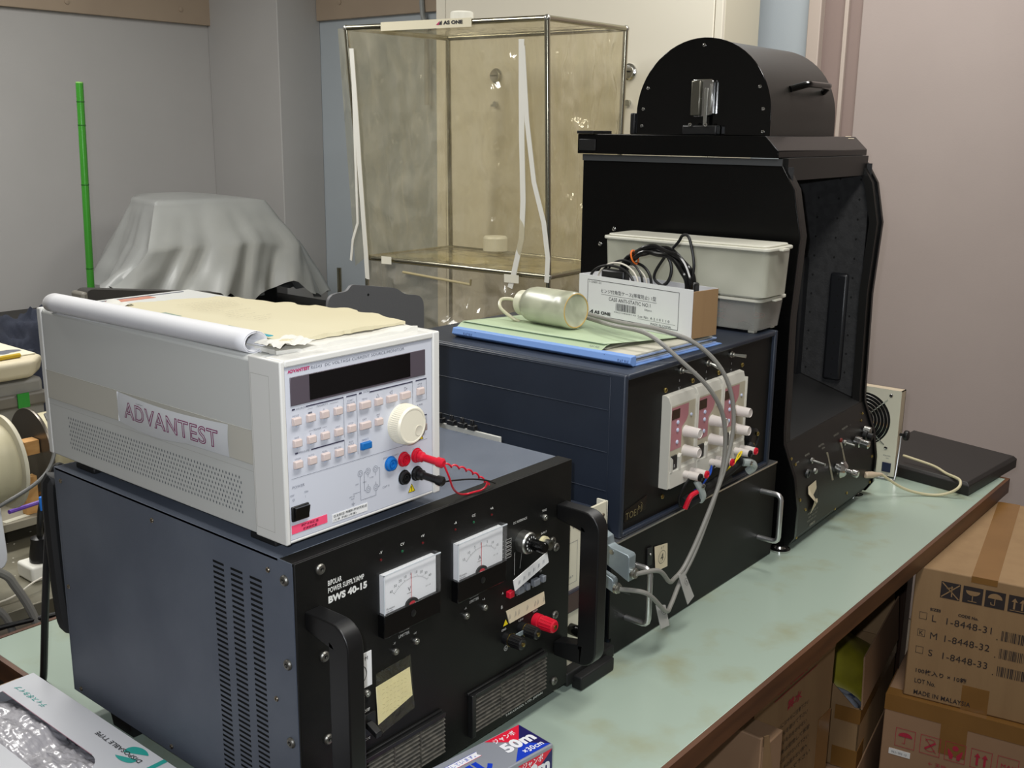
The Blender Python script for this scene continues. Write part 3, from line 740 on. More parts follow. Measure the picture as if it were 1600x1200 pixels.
# connection diagram
def ring(k, x, z, r, th=.0004, n=18):
    for i in range(n):
        a0, a1 = 2 * PI * i / n, 2 * PI * (i + 1) / n
        k.line(O, X, Z, (x + r * math.cos(a0), z + r * math.sin(a0)), (x + r * math.cos(a1), z + r * math.sin(a1)), th)
for x, z in ((.7571, .4272), (.7687, .4272), (.7801, .4272), (.7686, .4055), (.7803, .4053)): ring(k, x, z, .0036); ring(k, x, z, .0017)
for a, b in (((.7571, .4235), (.7571, .3959)), ((.7571, .3959), (.7803, .3959)), ((.7803, .3959), (.7803, .4017)), ((.7687, .4235), (.7687, .4200)), ((.7630, .4272), (.7650, .4272)), ((.7630, .4272), (.7630, .4055)), ((.7630, .4055), (.7650, .4055)),
             ((.7801, .4235), (.7801, .4200)), ((.7686, .4092), (.7686, .4120)), ((.7803, .4089), (.7803, .4120)), ((.7840, .4272), (.7865, .4272)), ((.7865, .4272), (.7865, .4055)), ((.7865, .4055), (.7840, .4055)),
             ((.7457, .3975), (.7457, .3950)), ((.7430, .3950), (.7484, .3950)), ((.7440, .3940), (.7474, .3940)), ((.7450, .3930), (.7464, .3930)), ((.7457, .4060), (.7571, .4060))):
    k.line(O, X, Z, a, b, .0004)
def tri(k, x, z, d, s=.0022):
    P = {'u': [(x - s, z - s * .8), (x + s, z - s * .8), (x, z + s)], 'd': [(x - s, z + s * .8), (x + s, z + s * .8), (x, z - s)],
         'l': [(x + s, z - s), (x + s, z + s), (x - s, z)], 'r': [(x - s, z - s), (x - s, z + s), (x + s, z)]}[d]
    for i in range(3): k.line(O, X, Z, P[i], P[(i + 1) % 3], .0004)
tri(k, .7858, .5110, 'u'); tri(k, .8060, .5112, 'l'); tri(k, .8297, .5112, 'r'); tri(k, .7858, .4880, 'd')
for a in ((.6860, .6930, .5152), (.7160, .7280, .5152), (.6870, .6925, .4912), (.7050, .7110, .4912)): k.rect(O, X, Z, a[0], a[1], a[2], a[2] + .0003)
k.rect(O, X, Z, .6616, .8639, .4442, .4446)
for a in ((.7353, .4738, .5190), (.7353, .4500, .4700), (.7544, .4503, .5190), (.8404, .4520, .5180), (.8632, .4926, .5183), (.8632, .4560, .4740)): k.rect(O, X, Z, a[0], a[0] + .0004, a[1], a[2])
k.rect(O, X, Z, .8460, .8636, .4926, .4930)
obj('grey_lettering', k, gprint, t, smooth=False)
k = MB()
for a in ((.6840, .7353, .5180), (.6890, .7353, .4700), (.7397, .7544, .5180), (.7735, .8404, .5170), (.8457, .8634, .5170), (.8495, .8634, .4735)): k.rect(O, X, Z, a[0], a[1], a[2], a[2] + .0014)
for x, z in ((.6655, .5175), (.6675, .4700), (.7580, .5180)): k.rect(O, X, Z, x, x + .0040, z, z + .0018)
obj('section_bars', k, mat('section_bar', (58, 56, 78), .5), t, smooth=False)
k = MB()
for x, z, s in ((.6703, .4990, '0'), (.6893, .4990, '1'), (.7078, .4990, '2'), (.7267, .4990, '3'), (.7454, .4990, '4'), (.6705, .4757, '5'), (.6890, .4757, '6'), (.7075, .4757, '7'), (.7263, .4757, '8'), (.7452, .4757, '9'),
                (.6707, .4524, '+/-'), (.7075, .4524, 'CE'), (.7260, .4524, 'V/mA'), (.7449, .4524, 'nC/mA'), (.7657, .4520, 'ENTER')): k.text(s, (x, .8404, z), X, Z, .0019, al='C')
obj('pale_blue_lettering', k, bprint, t, smooth=False)
# keys
key_m = mat('pinkish_key', (206, 190, 184), .5)
def key(w, m, name='push_button'):
    k = MB(); h = .0044; k.add([(-w, 0, -h), (w, 0, -h), (w, 0, h), (-w, 0, h), (-w + .0008, -.004, -h + .0008), (w - .0008, -.004, -h + .0008), (w - .0008, -.004, h - .0008), (-w + .0008, -.004, h - .0008)],
        [(3, 2, 1, 0), (4, 5, 6, 7), (0, 1, 5, 4), (1, 2, 6, 5), (2, 3, 7, 6), (3, 0, 4, 7)])
    return protop(name, k, m, bevel=.0006)
k1, k2, kb = key(.0056, key_m), key(.0078, key_m), key(.0078, mat('blue_key', (20, 104, 176), .4))
for x in (.6703, .6893, .7078, .7267, .7454):
    for z in (.5055, .4820, .4588): put(k1, t, (x, .8405, z))
for x, z in ((.7860, .5044), (.7859, .4813), (.8523, .5044)): put(k1, t, (x, .8405, z))
for x, z in ((.7657, .5046), (.8063, .5042), (.8275, .5040), (.7654, .4813)): put(k2, t, (x, .8405, z))
put(kb, t, (.7657, .8405, .4581), label='blue enter button')
obj('push_button', MB().box(.8480, .8615, .8370, .8405, .4560, .4645), mat('taupe_key', (150, 136, 132), .4), t, bevel=.0008, label='taupe operate button')
obj('indicator_lamp', MB().lathe([(.0016, 0), (.0012, .0012)], (.8520, .8405, .4825), NY, 12), mat('green_led', (20, 120, 60), .3), t)
# big rotary knob
kn = mat('ivory_knob', (232, 226, 206), .4)
kc = (.8240, .8405, .4715)
rk = obj('rotary_knob', MB().lathe([(.0238, 0), (.0235, .0020), (.0225, .0150), (.0205, .0172), (.0190, .0172), (.0185, .0168), (.0001, .0168)], kc, NY, 48), kn, t)
g = MB()
for i in range(60):
    a = 2 * PI * i / 60; ca, sa = math.cos(a), math.sin(a)
    g.cyl((kc[0] + .0232 * ca, kc[1] - .003, kc[2] + .0232 * sa), (kc[0] + .0222 * ca, kc[1] - .0145, kc[2] + .0222 * sa), .0006, n=5)
obj('knob_ribs', g, kn, rk)
obj('finger_dimple', MB().lathe([(.0062, -.0004), (.0060, .0005), (.0050, .0002)], (kc[0] + .0095, kc[1] - .0168, kc[2] - .0075), NY, 24), mat('ivory_dimple', (216, 210, 192), .35), rk)
# sockets, warning signs
def jack(x, z, m, lab):
    o = obj('socket', MB().lathe([(.0090, 0), (.0090, .0008), (.0078, .0010), (.0076, .0045), (.0058, .0052), (.0056, .0030), (.0040, .0030), (.0040, .0048), (.0024, .0048), (.0022, .002)], (x, .8405, z), NY, 28), m, t, label=lab)
    obj('socket_rim', MB().lathe([(.0094, 0), (.0094, .0006), (.0088, .0007)], (x, .8406, z), NY, 28), mat('rim_grey', (170, 180, 190), .4), o)
    return o
jack(.8034, .4277, blue_m, 'blue guard socket'); jack(.8244, .4281, red_m, 'red sense socket'); jack(.8457, .4279, red_m, 'red output socket holding the red plug')
jack(.8248, .4059, blackp_m, 'black sense socket'); jack(.8454, .4057, blackp_m, 'black output socket holding the black plug')
k = MB(); k.flat(O, X, Z, [(.8312, .3850), (.8425, .3850), (.8369, .3950)]); k.flat(O, X, Z, [(.8485, .4460), (.8570, .4460), (.8527, .4530)])
wt_ = obj('warning_sign', k, yel_m, t, smooth=False)
k = MB()
for P in ([(.8312, .3850), (.8425, .3850), (.8369, .3950)], [(.8485, .4460), (.8570, .4460), (.8527, .4530)]):
    for i in range(3): k.line(O, X, Z, P[i], P[(i + 1) % 3], .0006, .0007)
k.text('!', (.8369, .8404, .3863), X, Z, .0060, al='C', off=.0007, bold=.03); k.text('!', (.8527, .8404, .4468), X, Z, .0042, al='C', off=.0007)
obj('sign_print', k, kprint, wt_, smooth=False)
ps = obj('power_switch', MB().box(.6592, .6822, .8375, .8405, .3978, .4146), blackp_m, t, bevel=.0012)
obj('rocker', MB().prism([(.8375, .3990), (.8375, .4135), (.8335, .4135), (.8350, .406), (.8368, .3990)], 'x', .6615, .6800), mat('gloss_black', (10, 10, 10), .12), ps)
k = obj('sticker', MB().box(.6596, .7079, .8400, .8404, .3838, .3932), mat('pink_sticker', (246, 84, 120), .5), t, label='pink sticker with dark red writing')
q = MB(); q.text('磁性材料講座', (.6838, .8400, .3890), X, Z, .0032, .0235, al='C', bold=.02); q.text('藤原研究室', (.6838, .8400, .3846), X, Z, .0032, .0190, al='C', bold=.02)
obj('sticker_print', q, mat('dark_red_print', (120, 20, 50), .5), k, smooth=False)
k = obj('sticker', MB().box(.7152, .7668, .8400, .8404, .3812, .3905), paper_m, t, label='white sticker with two lines of writing')
q = MB(); q.text('住友財団 基礎科学研究助成', (.7165, .8400, .3865), X, Z, .0032, .0490, bold=.01); q.text('(七寺 平成15年度)', (.7165, .8400, .3822), X, Z, .0030, .0330, bold=.01)
obj('sticker_print', q, kprint, k, smooth=False)
k = MB()
for x in (.668, .865): k.lathe([(.0032, 0), (.003, .0006)], (x, .858, AZ1), Z, 12)
k.lathe([(.0032, 0), (.003, .0006)], (.700, .8535, AZ1 + .0), Z, 12)
obj('top_screws', k, mat('pale_screw', (240, 240, 238), .3), t)

# test leads
def lead(col, m, x, z, ex, pts, lab, r=.0011):
    e = (x + .036, .8005, z - .0065)
    t = thing('test_lead', lab, 'test lead', (x, .835, z), group='test leads on the white instrument')
    d = Vector((e[0] - x - .0, e[1] - .836, e[2] - z))
    s = Vector((x, .8365, z))
    obj('plug', MB().lathe([(.0042, 0), (.0062, .001), (.0062, .006), (.0044, .008), (.0044, .026), (.0058, .027), (.0060, .034), (.0040, .036)], s, Vector((.16, -.98, -.10)), 20), m, t)
    return t, s + Vector((.16, -.98, -.10)).normalized() * .035
tr_, pe = lead('red', red_m, .8457, .4279, 0, None, 'red test lead plugged into the white instrument, its wire twisted and looped')
tb_, qe = lead('black', blackp_m, .8454, .4057, 0, None, 'black test lead plugged into the white instrument below the red one')
B0 = Vector((.895, .790, .3990)); B1 = Vector((.955, .830, .3625))
# red wire: goes out, droops in a loop resting on the black unit's top edge, then returns twisted
red_pts = [pe, (.858, .800, .408), (.872, .806, .388), (.900, .822, .3700), (.9205, .829, .3624), (.932, .827, .3624), (.943, .824, .3630), (.954, .826, .3640), (.957, .826, .3690), (.950, .820, .3700)]
obj('wire', MB().tube(red_pts, .00125, 7, 8), red_m, tr_)
tw = []
A, Bq = Vector(pe) + Vector((.002, -.001, -.002)), Vector((.952, .820, .3690))
mid = Vector((.905, .806, .4060))
for i in range(90):
    s = i / 89; c = A * (1 - s) ** 2 + mid * 2 * s * (1 - s) + Bq * s * s; a = s * 2 * PI * 6.5
    tw.append(c + Vector((0, .0018 * math.cos(a), .0018 * math.sin(a))))
obj('wire', MB().tube(tw, .00115, 7), red_m, tr_)
tk = []
for i in range(40):
    s = i / 39; c = Vector(qe) * (1 - s) ** 2 + Vector((.915, .800, .394)) * 2 * s * (1 - s) + Vector((.972, .826, .3640)) * s * s
    tk.append(c)
obj('wire', MB().tube(tk, .0011, 7), cord_m, tb_)

# roll and old papers on top
old_m = mat('yellowed_paper', (204, 196, 166), .8, var=(196, 186, 152), scale=6, amt=.6, bump=.2, bscale=18, stretch=(1, .4, 1))
def sheet(name, P, z0, th, m, seed, lab, cat, jag=.0016, grp=None, wav=.0012):
    # ragged-edged thin sheet over the outline P, gently rippled
    rnd = random.Random(seed); pts = []
    for i in range(len(P)):
        a, b = Vector(P[i]), Vector(P[(i + 1) % len(P)]); n = max(2, int((b - a).length / .006))
        for q in range(n):
            c = a.lerp(b, q / n); pts.append((c.x + rnd.uniform(-jag, jag), c.y + rnd.uniform(-jag, jag)))
    cx = sum(p[0] for p in pts) / len(pts); cy = sum(p[1] for p in pts) / len(pts)
    k = MB(); n = len(pts); rings = 10; V = []
    for r_ in range(rings + 1):
        s = r_ / rings
        for p in pts:
            x, y = cx + (p[0] - cx) * s, cy + (p[1] - cy) * s
            z = z0 + th + wav * noise.noise(Vector((x * 18, y * 9, seed))) + (.0025 * max(0, s - .85) / .15 * noise.noise(Vector((x * 45, y * 45, seed + 3))) if wav else 0)
            V.append((x, y, max(z, z0 + .0002)))
    F = []
    for r_ in range(rings):
        for i in range(n): F.append((r_ * n + i, r_ * n + (i + 1) % n, (r_ + 1) * n + (i + 1) % n, (r_ + 1) * n + i))
    b0 = len(V)
    for p in pts: V.append((p[0], p[1], z0))
    for i in range(n): F.append((rings * n + i, rings * n + (i + 1) % n, b0 + (i + 1) % n, b0 + i))
    F.append(tuple(range(b0, b0 + n))[::-1])
    k.add(V, F)
    o = obj(name, k, m, ang=40)
    tag(o, lab, cat, grp); return o
ZT = AZ1 + .0018
Pw = [(.672, .868), (.700, .862), (.868, .858), (.884, .960), (.886, 1.000), (.845, 1.190), (.760, 1.225), (.674, 1.235)]
sheet('paper_stack', Pw, ZT - .0010, .0045, mat('old_white_paper', (214, 212, 204), .75), 1, 'stack of white papers under the yellowed ones on the white instrument', 'papers', .0014)
sheet('paper_sheet', [(.680, .884), (.868, .878), (.882, .985), (.836, 1.186), (.756, 1.218), (.676, 1.228)], ZT + .0050, .0036, old_m, 2, 'yellowed ragged old paper sheets topping the stack on the white instrument', 'papers', .0018)
k = MB(); rnd = random.Random(11)
def zs_(x, y): return ZT + .0108
for r_ in range(16):
    y = 1.155 - r_ * .0105; u = Vector((.25, -1, 0)).normalized()
    x = .742 + .006 * math.sin(r_)
    for i in range(rnd.randint(3, 9) if r_ > 5 else 14):
        xx = x + rnd.uniform(0, .002) + i * .0048
        k.flat((0, 0, zs_(0, 0)), X, Y, [(xx, y), (xx + .0036, y), (xx + .0036, y + .0008), (xx, y + .0008)])
pw = obj('pencil_marks', k, mat('pencil_grey', (150, 140, 118), .8), None, smooth=False)
tag(pw, 'faint handwriting', 'writing')
pw.parent = bpy.data.objects['paper_sheet']; del pw['category']; del pw['label']
k = MB()
ax0, ax1 = Vector((.6570, 1.300, ZT + .0045)), Vector((.6660, .897, ZT + .0060))
dirv = (ax1 - ax0).normalized(); side = Vector((0, 0, 1)).cross(dirv).normalized()
def spiral(s, turn, r0, r1, flat=.86):
    c = ax0.lerp(ax1, s); a = turn
    return c
V = []; F = []; NT = 66; NS = 24
for j in range(NS + 1):
    s = j / NS; c = ax0.lerp(ax1, s)
    for i in range(NT + 1):
        a = -.6 * PI + 4.6 * PI * i / NT; r = .0148 - .0042 * i / NT * 1.0
        V.append(c + side * (r * 1.12 * math.cos(a)) + Vector((0, 0, 1)) * (r * .86 * math.sin(a) + .0035))
w = NT + 1
for j in range(NS):
    for i in range(NT): F.append((j * w + i, j * w + i + 1, (j + 1) * w + i + 1, (j + 1) * w + i))
k.add(V, F)
o = obj('paper_roll', k, mat('bright_paper', (214, 214, 217), .65, bump=.08, bscale=12), ang=60)
sm = o.modifiers.new('solid', 'SOLIDIFY'); sm.thickness = .0005; sm.offset = 0
tag(o, 'rolled-up white paper lying along the left top edge of the white instrument', 'paper roll')
sheet('clip_strip', [(.690, .905), (.696, .905), (.690, 1.09), (.684, 1.09)], ZT + .0112, .0008, mat('teal_strip', (30, 150, 170), .5), 5, 'teal strip between the paper roll and the yellowed sheets', 'strip', .0003, wav=0)
k = MB()
for y0, y1 in ((1.075, 1.110), (.935, .985)):
    k.add([(.683, y0, ZT + .0125), (.697, y0, ZT + .0125), (.697, y1, ZT + .0130), (.683, y1, ZT + .0130)], [(0, 1, 2, 3)])
o = obj('tape_piece', k, mat('grey_green_tape', (120, 140, 124), .5)); tag(o, 'grey green tape pieces on the teal strip beside the paper roll', 'tape')
# crumpled white ends
for i, (x, y) in enumerate(((.682, .880), (.676, 1.225))):
    k = MB(); rnd = random.Random(i + 5)
    k.grid(lambda u, v: (x - .014 + .05 * u, y - .022 + .044 * v, ZT + .0080 + .006 * abs(noise.noise(Vector((u * 3.1, v * 4.0, i * 7.3)))) + .002 * math.sin(u * 9)), 14, 12)
    o = obj('crumpled_paper', k, mat('old_white_paper', (214, 212, 204), .75), ang=25)
    tag(o, ['crumpled white paper corner near the front of the white instrument beside the roll', 'crumpled paper end near the back of the roll'][i], 'paper')

# ================= narrow cream DC power unit =================
t = thing('dc_power_unit', 'narrow cream DC power unit with red display standing behind the black grab handle', 'power supply', (1.19, 1.0, 0))
cream_m = mat('cream_panel', (216, 210, 188), .5)
obj('front_panel', MB().box(1.1335, 1.2455, .838, .842, .030, .2635), cream_m, t, bevel=.0006)
obj('side_rail', MB().box(1.2440, 1.2475, .838, .856, .030, .2635), mat('cream_pale', (226, 222, 204), .45), t)
obj('body', MB().box(1.1345, 1.2440, .8425, 1.25, .032, .250), navy_m, t)
obj('base_rail', MB().box(1.1335, 1.2550, .822, .870, .010, .0300).box(1.150, 1.235, .808, .826, .001, .022), rubber_m, t, bevel=.002); obj('rear_foot', MB().box(1.14, 1.25, 1.15, 1.25, .001, .031), rubber_m, t, bevel=.002)
k = MB(); o = (0, .838, 0)
k.text('DC POWER', (1.1400, .838, .2440), X, Z, .0034, .0580); k.text('2.5KV', (1.1750, .838, .2370), X, Z, .0036, .0180)
k.text('RESET', (1.1450, .838, .1690), X, Z, .0028, .0190); k.text('LOC', (1.1815, .838, .1125), X, Z, .0026); k.text('REM', (1.1815, .838, .0960), X, Z, .0026); k.text('VOLT', (1.1540, .838, .0620), X, Z, .0030)
k.outline(o, X, Z, 1.142, 1.1720, .160, .224, .0005)
k.outline(o, X, Z, 1.205, 1.2320, .090, .150, .0005)
obj('panel_lettering', k, gprint, t, smooth=False)
dd = obj('display', MB().box(1.1400, 1.1905, .8345, .838, .1165, .1500), mat('display_frame', (60, 56, 70), .3), t)
obj('display_glass', MB().box(1.1420, 1.1890, .8340, .8346, .1180, .1460), mat('dark_red_glass', (58, 14, 18), .12), dd)
obj('knob', MB().lathe([(.0085, 0), (.0085, .016), (.0070, .020), (.003, .021)], (1.1600, .838, .0880), NY, 20), mat('gloss_black', (10, 10, 10), .12), t)
obj('toggle_switch', MB().lathe([(.0045, 0), (.0045, .003), (.0020, .0035), (.0016, .014)], (1.1850, .838, .1040), NY, 12), steel_m, t)
put(scr_sml, t, (1.2355, .838, .2440)); put(scr_sml, t, (1.2390, .838, .115))
tt = thing('terminal_strip', 'pale strip with small black clips standing in the gap beside the navy cabinet', 'terminal strip', (1.137, 1.06, .25))
obj('strip_board', MB().box(1.1330, 1.1375, .955, 1.175, .2505, .3640), mat('pale_strip', (190, 190, 184), .5), tt)
for y in (1.010, 1.030, 1.052, 1.075): obj('clip', MB().box(1.1310, 1.1400, y - .007, y + .007, .3645, .3720).box(1.1330, 1.1370, y - .003, y + .003, .3720, .3800), blackp_m, tt, bevel=.001)
# connector hoods and their grey cables
def hood(P0, L, wx, hz, drop, lab, big, grp='metal cable connectors'):
    x0, y0, z0 = P0
    t = thing('cable_connector', lab, 'connector', P0, group='metal cable connectors on the cream unit')
    def q(a, z): return (y0 - a, z - drop * a / L)
    P = [q(0, z0), q(0, z0 - hz), q(L, z0 - hz), q(L, z0 - .002), q(L - .003, z0)]
    if big: P = [q(0, z0), q(0, z0 - hz), q(L, z0 - hz), q(L, z0 - .004), q(L - .003, z0 - .002), q(.024, z0 - .010), q(.018, z0 - .010), q(.016, z0)]
    obj('hood', MB().prism(P, 'x', x0, x0 + wx), zinc_m, t, bevel=.0010, fixn=True)
    e = q(L, z0 - hz * .72)
    k = MB(); k.lathe([(.0085, 0), (.0085, .004), (.0070, .005), (.0070, .007)], (x0 + wx * .55, e[0], e[1]), NY, 22)
    obj('cable_gland', k, steel_m, t)
    k = MB()
    for a in (L * .45, .006): 
        yy, zz = q(a, z0 - hz * (.38 if big else .5)); k.lathe([(.0040, 0), (.0040, .0012), (.0016, .0016)], (x0, yy, zz), NX, 14)
    obj('screw', k, steel_m, t)
    return t, Vector((x0 + wx * .55, e[0] - .006, e[1]))
hb, eb = hood((1.2210, .8355, .2240), .056, .018, .042, .024, 'large grey metal cable connector on the cream DC unit, upper of the two', True)
hs, es = hood((1.2200, .8355, .1640), .030, .013, .020, .010, 'small grey metal cable connector on the cream DC unit, lower of the two', False)
obj('thumbscrew', MB().lathe([(.0045, 0), (.0045, .012), (.003, .014)], (1.236, .8360, .2100), NY, 12), steel_m, hb)
cabA = [es, (1.262, .772, .128), (1.318, .772, .080), (1.352, .782, .0760), (1.392, .790, .100), (1.440, .788, .150), (1.497, .784, .254), (1.494, .782, .340), (1.462, .792, .400), (1.420, .826, .452), (1.405, .880, .4895), (1.425, .960, .4905), (1.470, 1.04, .4870), (1.53, 1.16, .4840), (1.62, 1.24, .4650)]
cabB = [eb, (1.286, .768, .158), (1.330, .775, .124), (1.368, .788, .1120), (1.405, .790, .124), (1.450, .786, .180), (1.507, .782, .270), (1.520, .780, .350), (1.503, .792, .420), (1.470, .826, .470), (1.440, .880, .4920), (1.452, .960, .4915), (1.495, 1.04, .4870), (1.55, 1.15, .4845), (1.64, 1.23, .4650)]
ca = obj('grey_cable', MB().tube(cabA, .0036, 10, 8), greyc_m); tag(ca, 'grey cable from the small metal connector, looping lowest over the black rack unit', 'cable', 'grey cables looping over the front')
cb = obj('grey_cable', MB().tube(cabB, .0036, 10, 8), greyc_m); tag(cb, 'grey cable from the large metal connector, looping up to the wash bottle', 'cable', 'grey cables looping over the front')
obj('strain_relief', MB().cyl(es + Vector((0, .004, 0)), es + Vector((.016, -.010, -.008)), .0046, .0042, 12), blackp_m, ca)
tagm = mat('grey_tape_flag', (170, 168, 164), .6)
for P, n, par in ((((1.3000, .778, .094), (1.3250, .776, .086), (1.3330, .772, .050), (1.3080, .772, .053)), '3', ca), (((1.3780, .786, .1150), (1.3990, .788, .1150), (1.4250, .782, .064), (1.4020, .780, .058)), '5', cb)):
    o = obj('tape_flag', MB().add(list(P) + [(p[0], p[1] + .0012, p[2]) for p in P], [(0, 1, 2, 3)[::-1], (4, 5, 6, 7), (0, 1, 5, 4), (1, 2, 6, 5), (2, 3, 7, 6), (3, 0, 4, 7)]), tagm, par, label='grey tape flag with a circled number')
    c = MB(); m0 = (Vector(P[0]) + Vector(P[1]) + Vector(P[2]) + Vector(P[3])) / 4 + Vector((-.002, -.0005, .010))
    uu = (Vector(P[1]) - Vector(P[0])).normalized(); vv = (Vector(P[0]) - Vector(P[3])).normalized()
    c.text(n, m0 - vv * .004, uu, vv, .007, al='C', off=.001)
    for i in range(16):
        a0, a1 = 2 * PI * i / 16, 2 * PI * (i + 1) / 16
        c.line(m0, uu, vv, (.0068 * math.cos(a0), .0068 * math.sin(a0)), (.0068 * math.cos(a1), .0068 * math.sin(a1)), .0006, .001)
    obj('handwriting', c, kprint, o, smooth=False)

# ================= black drawer unit under the instrument cabinet =================
t = thing('black_rack_unit', 'long low black rack unit with two bright handles under the navy instrument cabinet', 'rack unit', (1.536, 1.05, 0))
obj('front_panel', MB().prism([(1.2590, .0325), (1.2590, .188), (1.8170, .188), (1.8170, .002), (1.2575, .002), (1.2575, .026), (1.2650, .026), (1.2650, .0325)], 'y', .8355, .8385), black_m, t, bevel=.0006, fixn=True)
obj('body', MB().box(1.2800, 1.790, .8390, 1.28, .004, .1860), navy_m, t)
obj('top_trim', MB().box(1.2600, 1.8160, .8340, .8520, .1875, .1905).box(1.2580, 1.262, .852, .90, .1875, .1905), alu_m, t)
obj('side_trim', MB().box(1.2530, 1.2560, .850, .856, .055, .180), paper_m, t)
for x, lab in ((1.305, 'left bright handle'), (1.757, 'right bright handle')):
    y0, y1, z0, z1 = .8355, .7945, .0535, .1460; r = .010
    P = [(x, y0, z0), (x, y1 + r, z0)] + [(x, y1 + r - r * math.sin(R(a)), z0 + r - r * math.cos(R(a))) for a in (30, 60, 90)] + [(x, y1 + r - r * math.cos(R(a)), z1 - r + r * math.sin(R(a))) for a in (0, 30, 60, 90)] + [(x, y0, z1)]
    obj('handle', MB().tube(P, .0050, 12), alu_m, t, label=lab)
pt = obj('number_tag', MB().add([(1.3800, .8340, .1500), (1.4215, .8346, .1440), (1.4205, .8320, .1040), (1.3980, .8350, .1030), (1.3860, .8340, .1070)], [(4, 3, 2, 1, 0)]), tape_m, t, label='cream tag with a circled 4')
c = MB()
for i in range(26):
    a0, a1 = 2 * PI * i / 26, 2 * PI * (i + 1) / 26; c.line((0, .8335, 0), X, Z, (1.4010 + .0110 * math.cos(a0), .1265 + .0110 * math.sin(a0)), (1.4010 + .0110 * math.cos(a1), .1265 + .0110 * math.sin(a1)), .0008, .002)
c.text('4', (1.4010, .8335, .1200), X, Z, .013, al='C', off=.002); c.text('モデ', (1.4010, .8335, .1405), X, Z, .005, al='C', off=.002)
obj('handwriting', c, kprint, pt, smooth=False)
k = obj('rocker_switch', MB().box(1.358, 1.373, .8325, .8355, .122, .154), blackp_m, t, bevel=.001)
obj('screw', MB().sphere((1.3655, .8320, .142), .0022, 6), steel_m, k)

# ================= navy instrument cabinet =================
t = thing('instrument_cabinet', 'navy and black instrument cabinet with three small power supplies on its front', 'instrument', (1.533, 1.07, .1905))
NX0, NX1, NZ0, NZ1, NYF, NYB = 1.2815, 1.7865, .1915, .4490, .837, 1.320
fr_ = MB()
fr_.box(NX0, NX0 + .010, NYF, NYB, NZ0, NZ1).box(NX1 - .010, NX1, NYF, NYB, NZ0, NZ1).box(NX0 + .010, NX1 - .010, NYF, NYB, NZ1 - .009, NZ1).box(NX0 + .010, NX1 - .010, NYF, NYB, NZ0, NZ0 + .007)
obj('case', fr_, navy_m, t, bevel=.0025)
k = MB()
for z in (.4440, .3905, .3240, .2620): k.box(NX0 - .0008, NX0 + .001, .866, NYB - .01, z, z + .0016)
k.box(NX0 - .0006, NX0 + .001, .8630, .8642, NZ0 + .004, NZ1 - .006)
obj('side_ribs', k, navy_m, t, bevel=.0006)
obj('front_panel', MB().box(NX0 + .010, NX1 - .010, .8440, .8480, NZ0 + .007, NZ1 - .009), black_m, t)
obj('back_panel', MB().box(NX0 + .010, NX1 - .010, NYB - .01, NYB - .004, NZ0 + .007, NZ1 - .009), navy_m, t)
sf = .844 / .837
def fz(x, z, y=.844): s = y / .837; return (x * s, y, .8 - (.8 - z) * s)
for x, z in ((1.3962, .4067), (1.4800, .4075), (1.5664, .4064), (1.6504, .4059), (1.4015, .2291)): put(scr_brs, t, fz(x, z))
for i, (x, z, dx, dz) in enumerate(((1.4380, .4318, .0, -.001), (1.5241, .4297, -.0, -.008), (1.6045, .4319, 0, 0))):
    p = fz(x, z)
    s = obj('toggle_switch', MB().lathe([(.0058, 0), (.0058, .003), (.0042, .003), (.0042, .007)], p, NY, 14), steel_m, t)
    q = Vector(p) + Vector((0, -.006, 0)); obj('switch_lever', MB().cyl(q, q + Vector((.004, -.022, dz)), .0022, .0030, 10), steel_m, s)
k = MB()
for i, ch in enumerate('XYZ'):
    x = 1.4375 + i * .0862
    p = fz(x, .3975); k.text(ch, p, X, Z, .0075, al='C')
    p = fz(x, .4150); k.rect((0, .844, 0), X, Z, p[0] - .001, p[0] + .001, p[2] - .002, p[2] + .002); p = fz(x, .4450); k.rect((0, .844, 0), X, Z, p[0] - .0008, p[0] + .0008, p[2] - .001, p[2] + .001)
obj('panel_lettering', k, mat('dim_white_print', (150, 150, 150), .6), t, smooth=False)
npl = obj('name_plate', MB().prism([(1.3020, .2300), (1.3640, .2400), (1.3640, .2165), (1.3020, .2110)], 'y', .8430, .8440), mat('plate_black', (14, 13, 13), .25), t)
k = MB(); k.text('TOEI', (1.3050, .8430, .2145), X, Z, .0110, .0330); k.text('h)', (1.3400, .8430, .2190), X, Z, .0110, .0110)
for i in range(12):
    a0, a1 = R(-80 + 160 * i / 12), R(-80 + 160 * (i + 1) / 12); k.line((0, .8430, 0), X, Z, (1.345 + .008 * math.cos(a0), .2250 + .008 * math.sin(a0)), (1.345 + .008 * math.cos(a1), .2250 + .008 * math.sin(a1)), .0007)
obj('plate_lettering', k, mat('dull_gold', (150, 138, 100), .4, .6), npl, smooth=False)
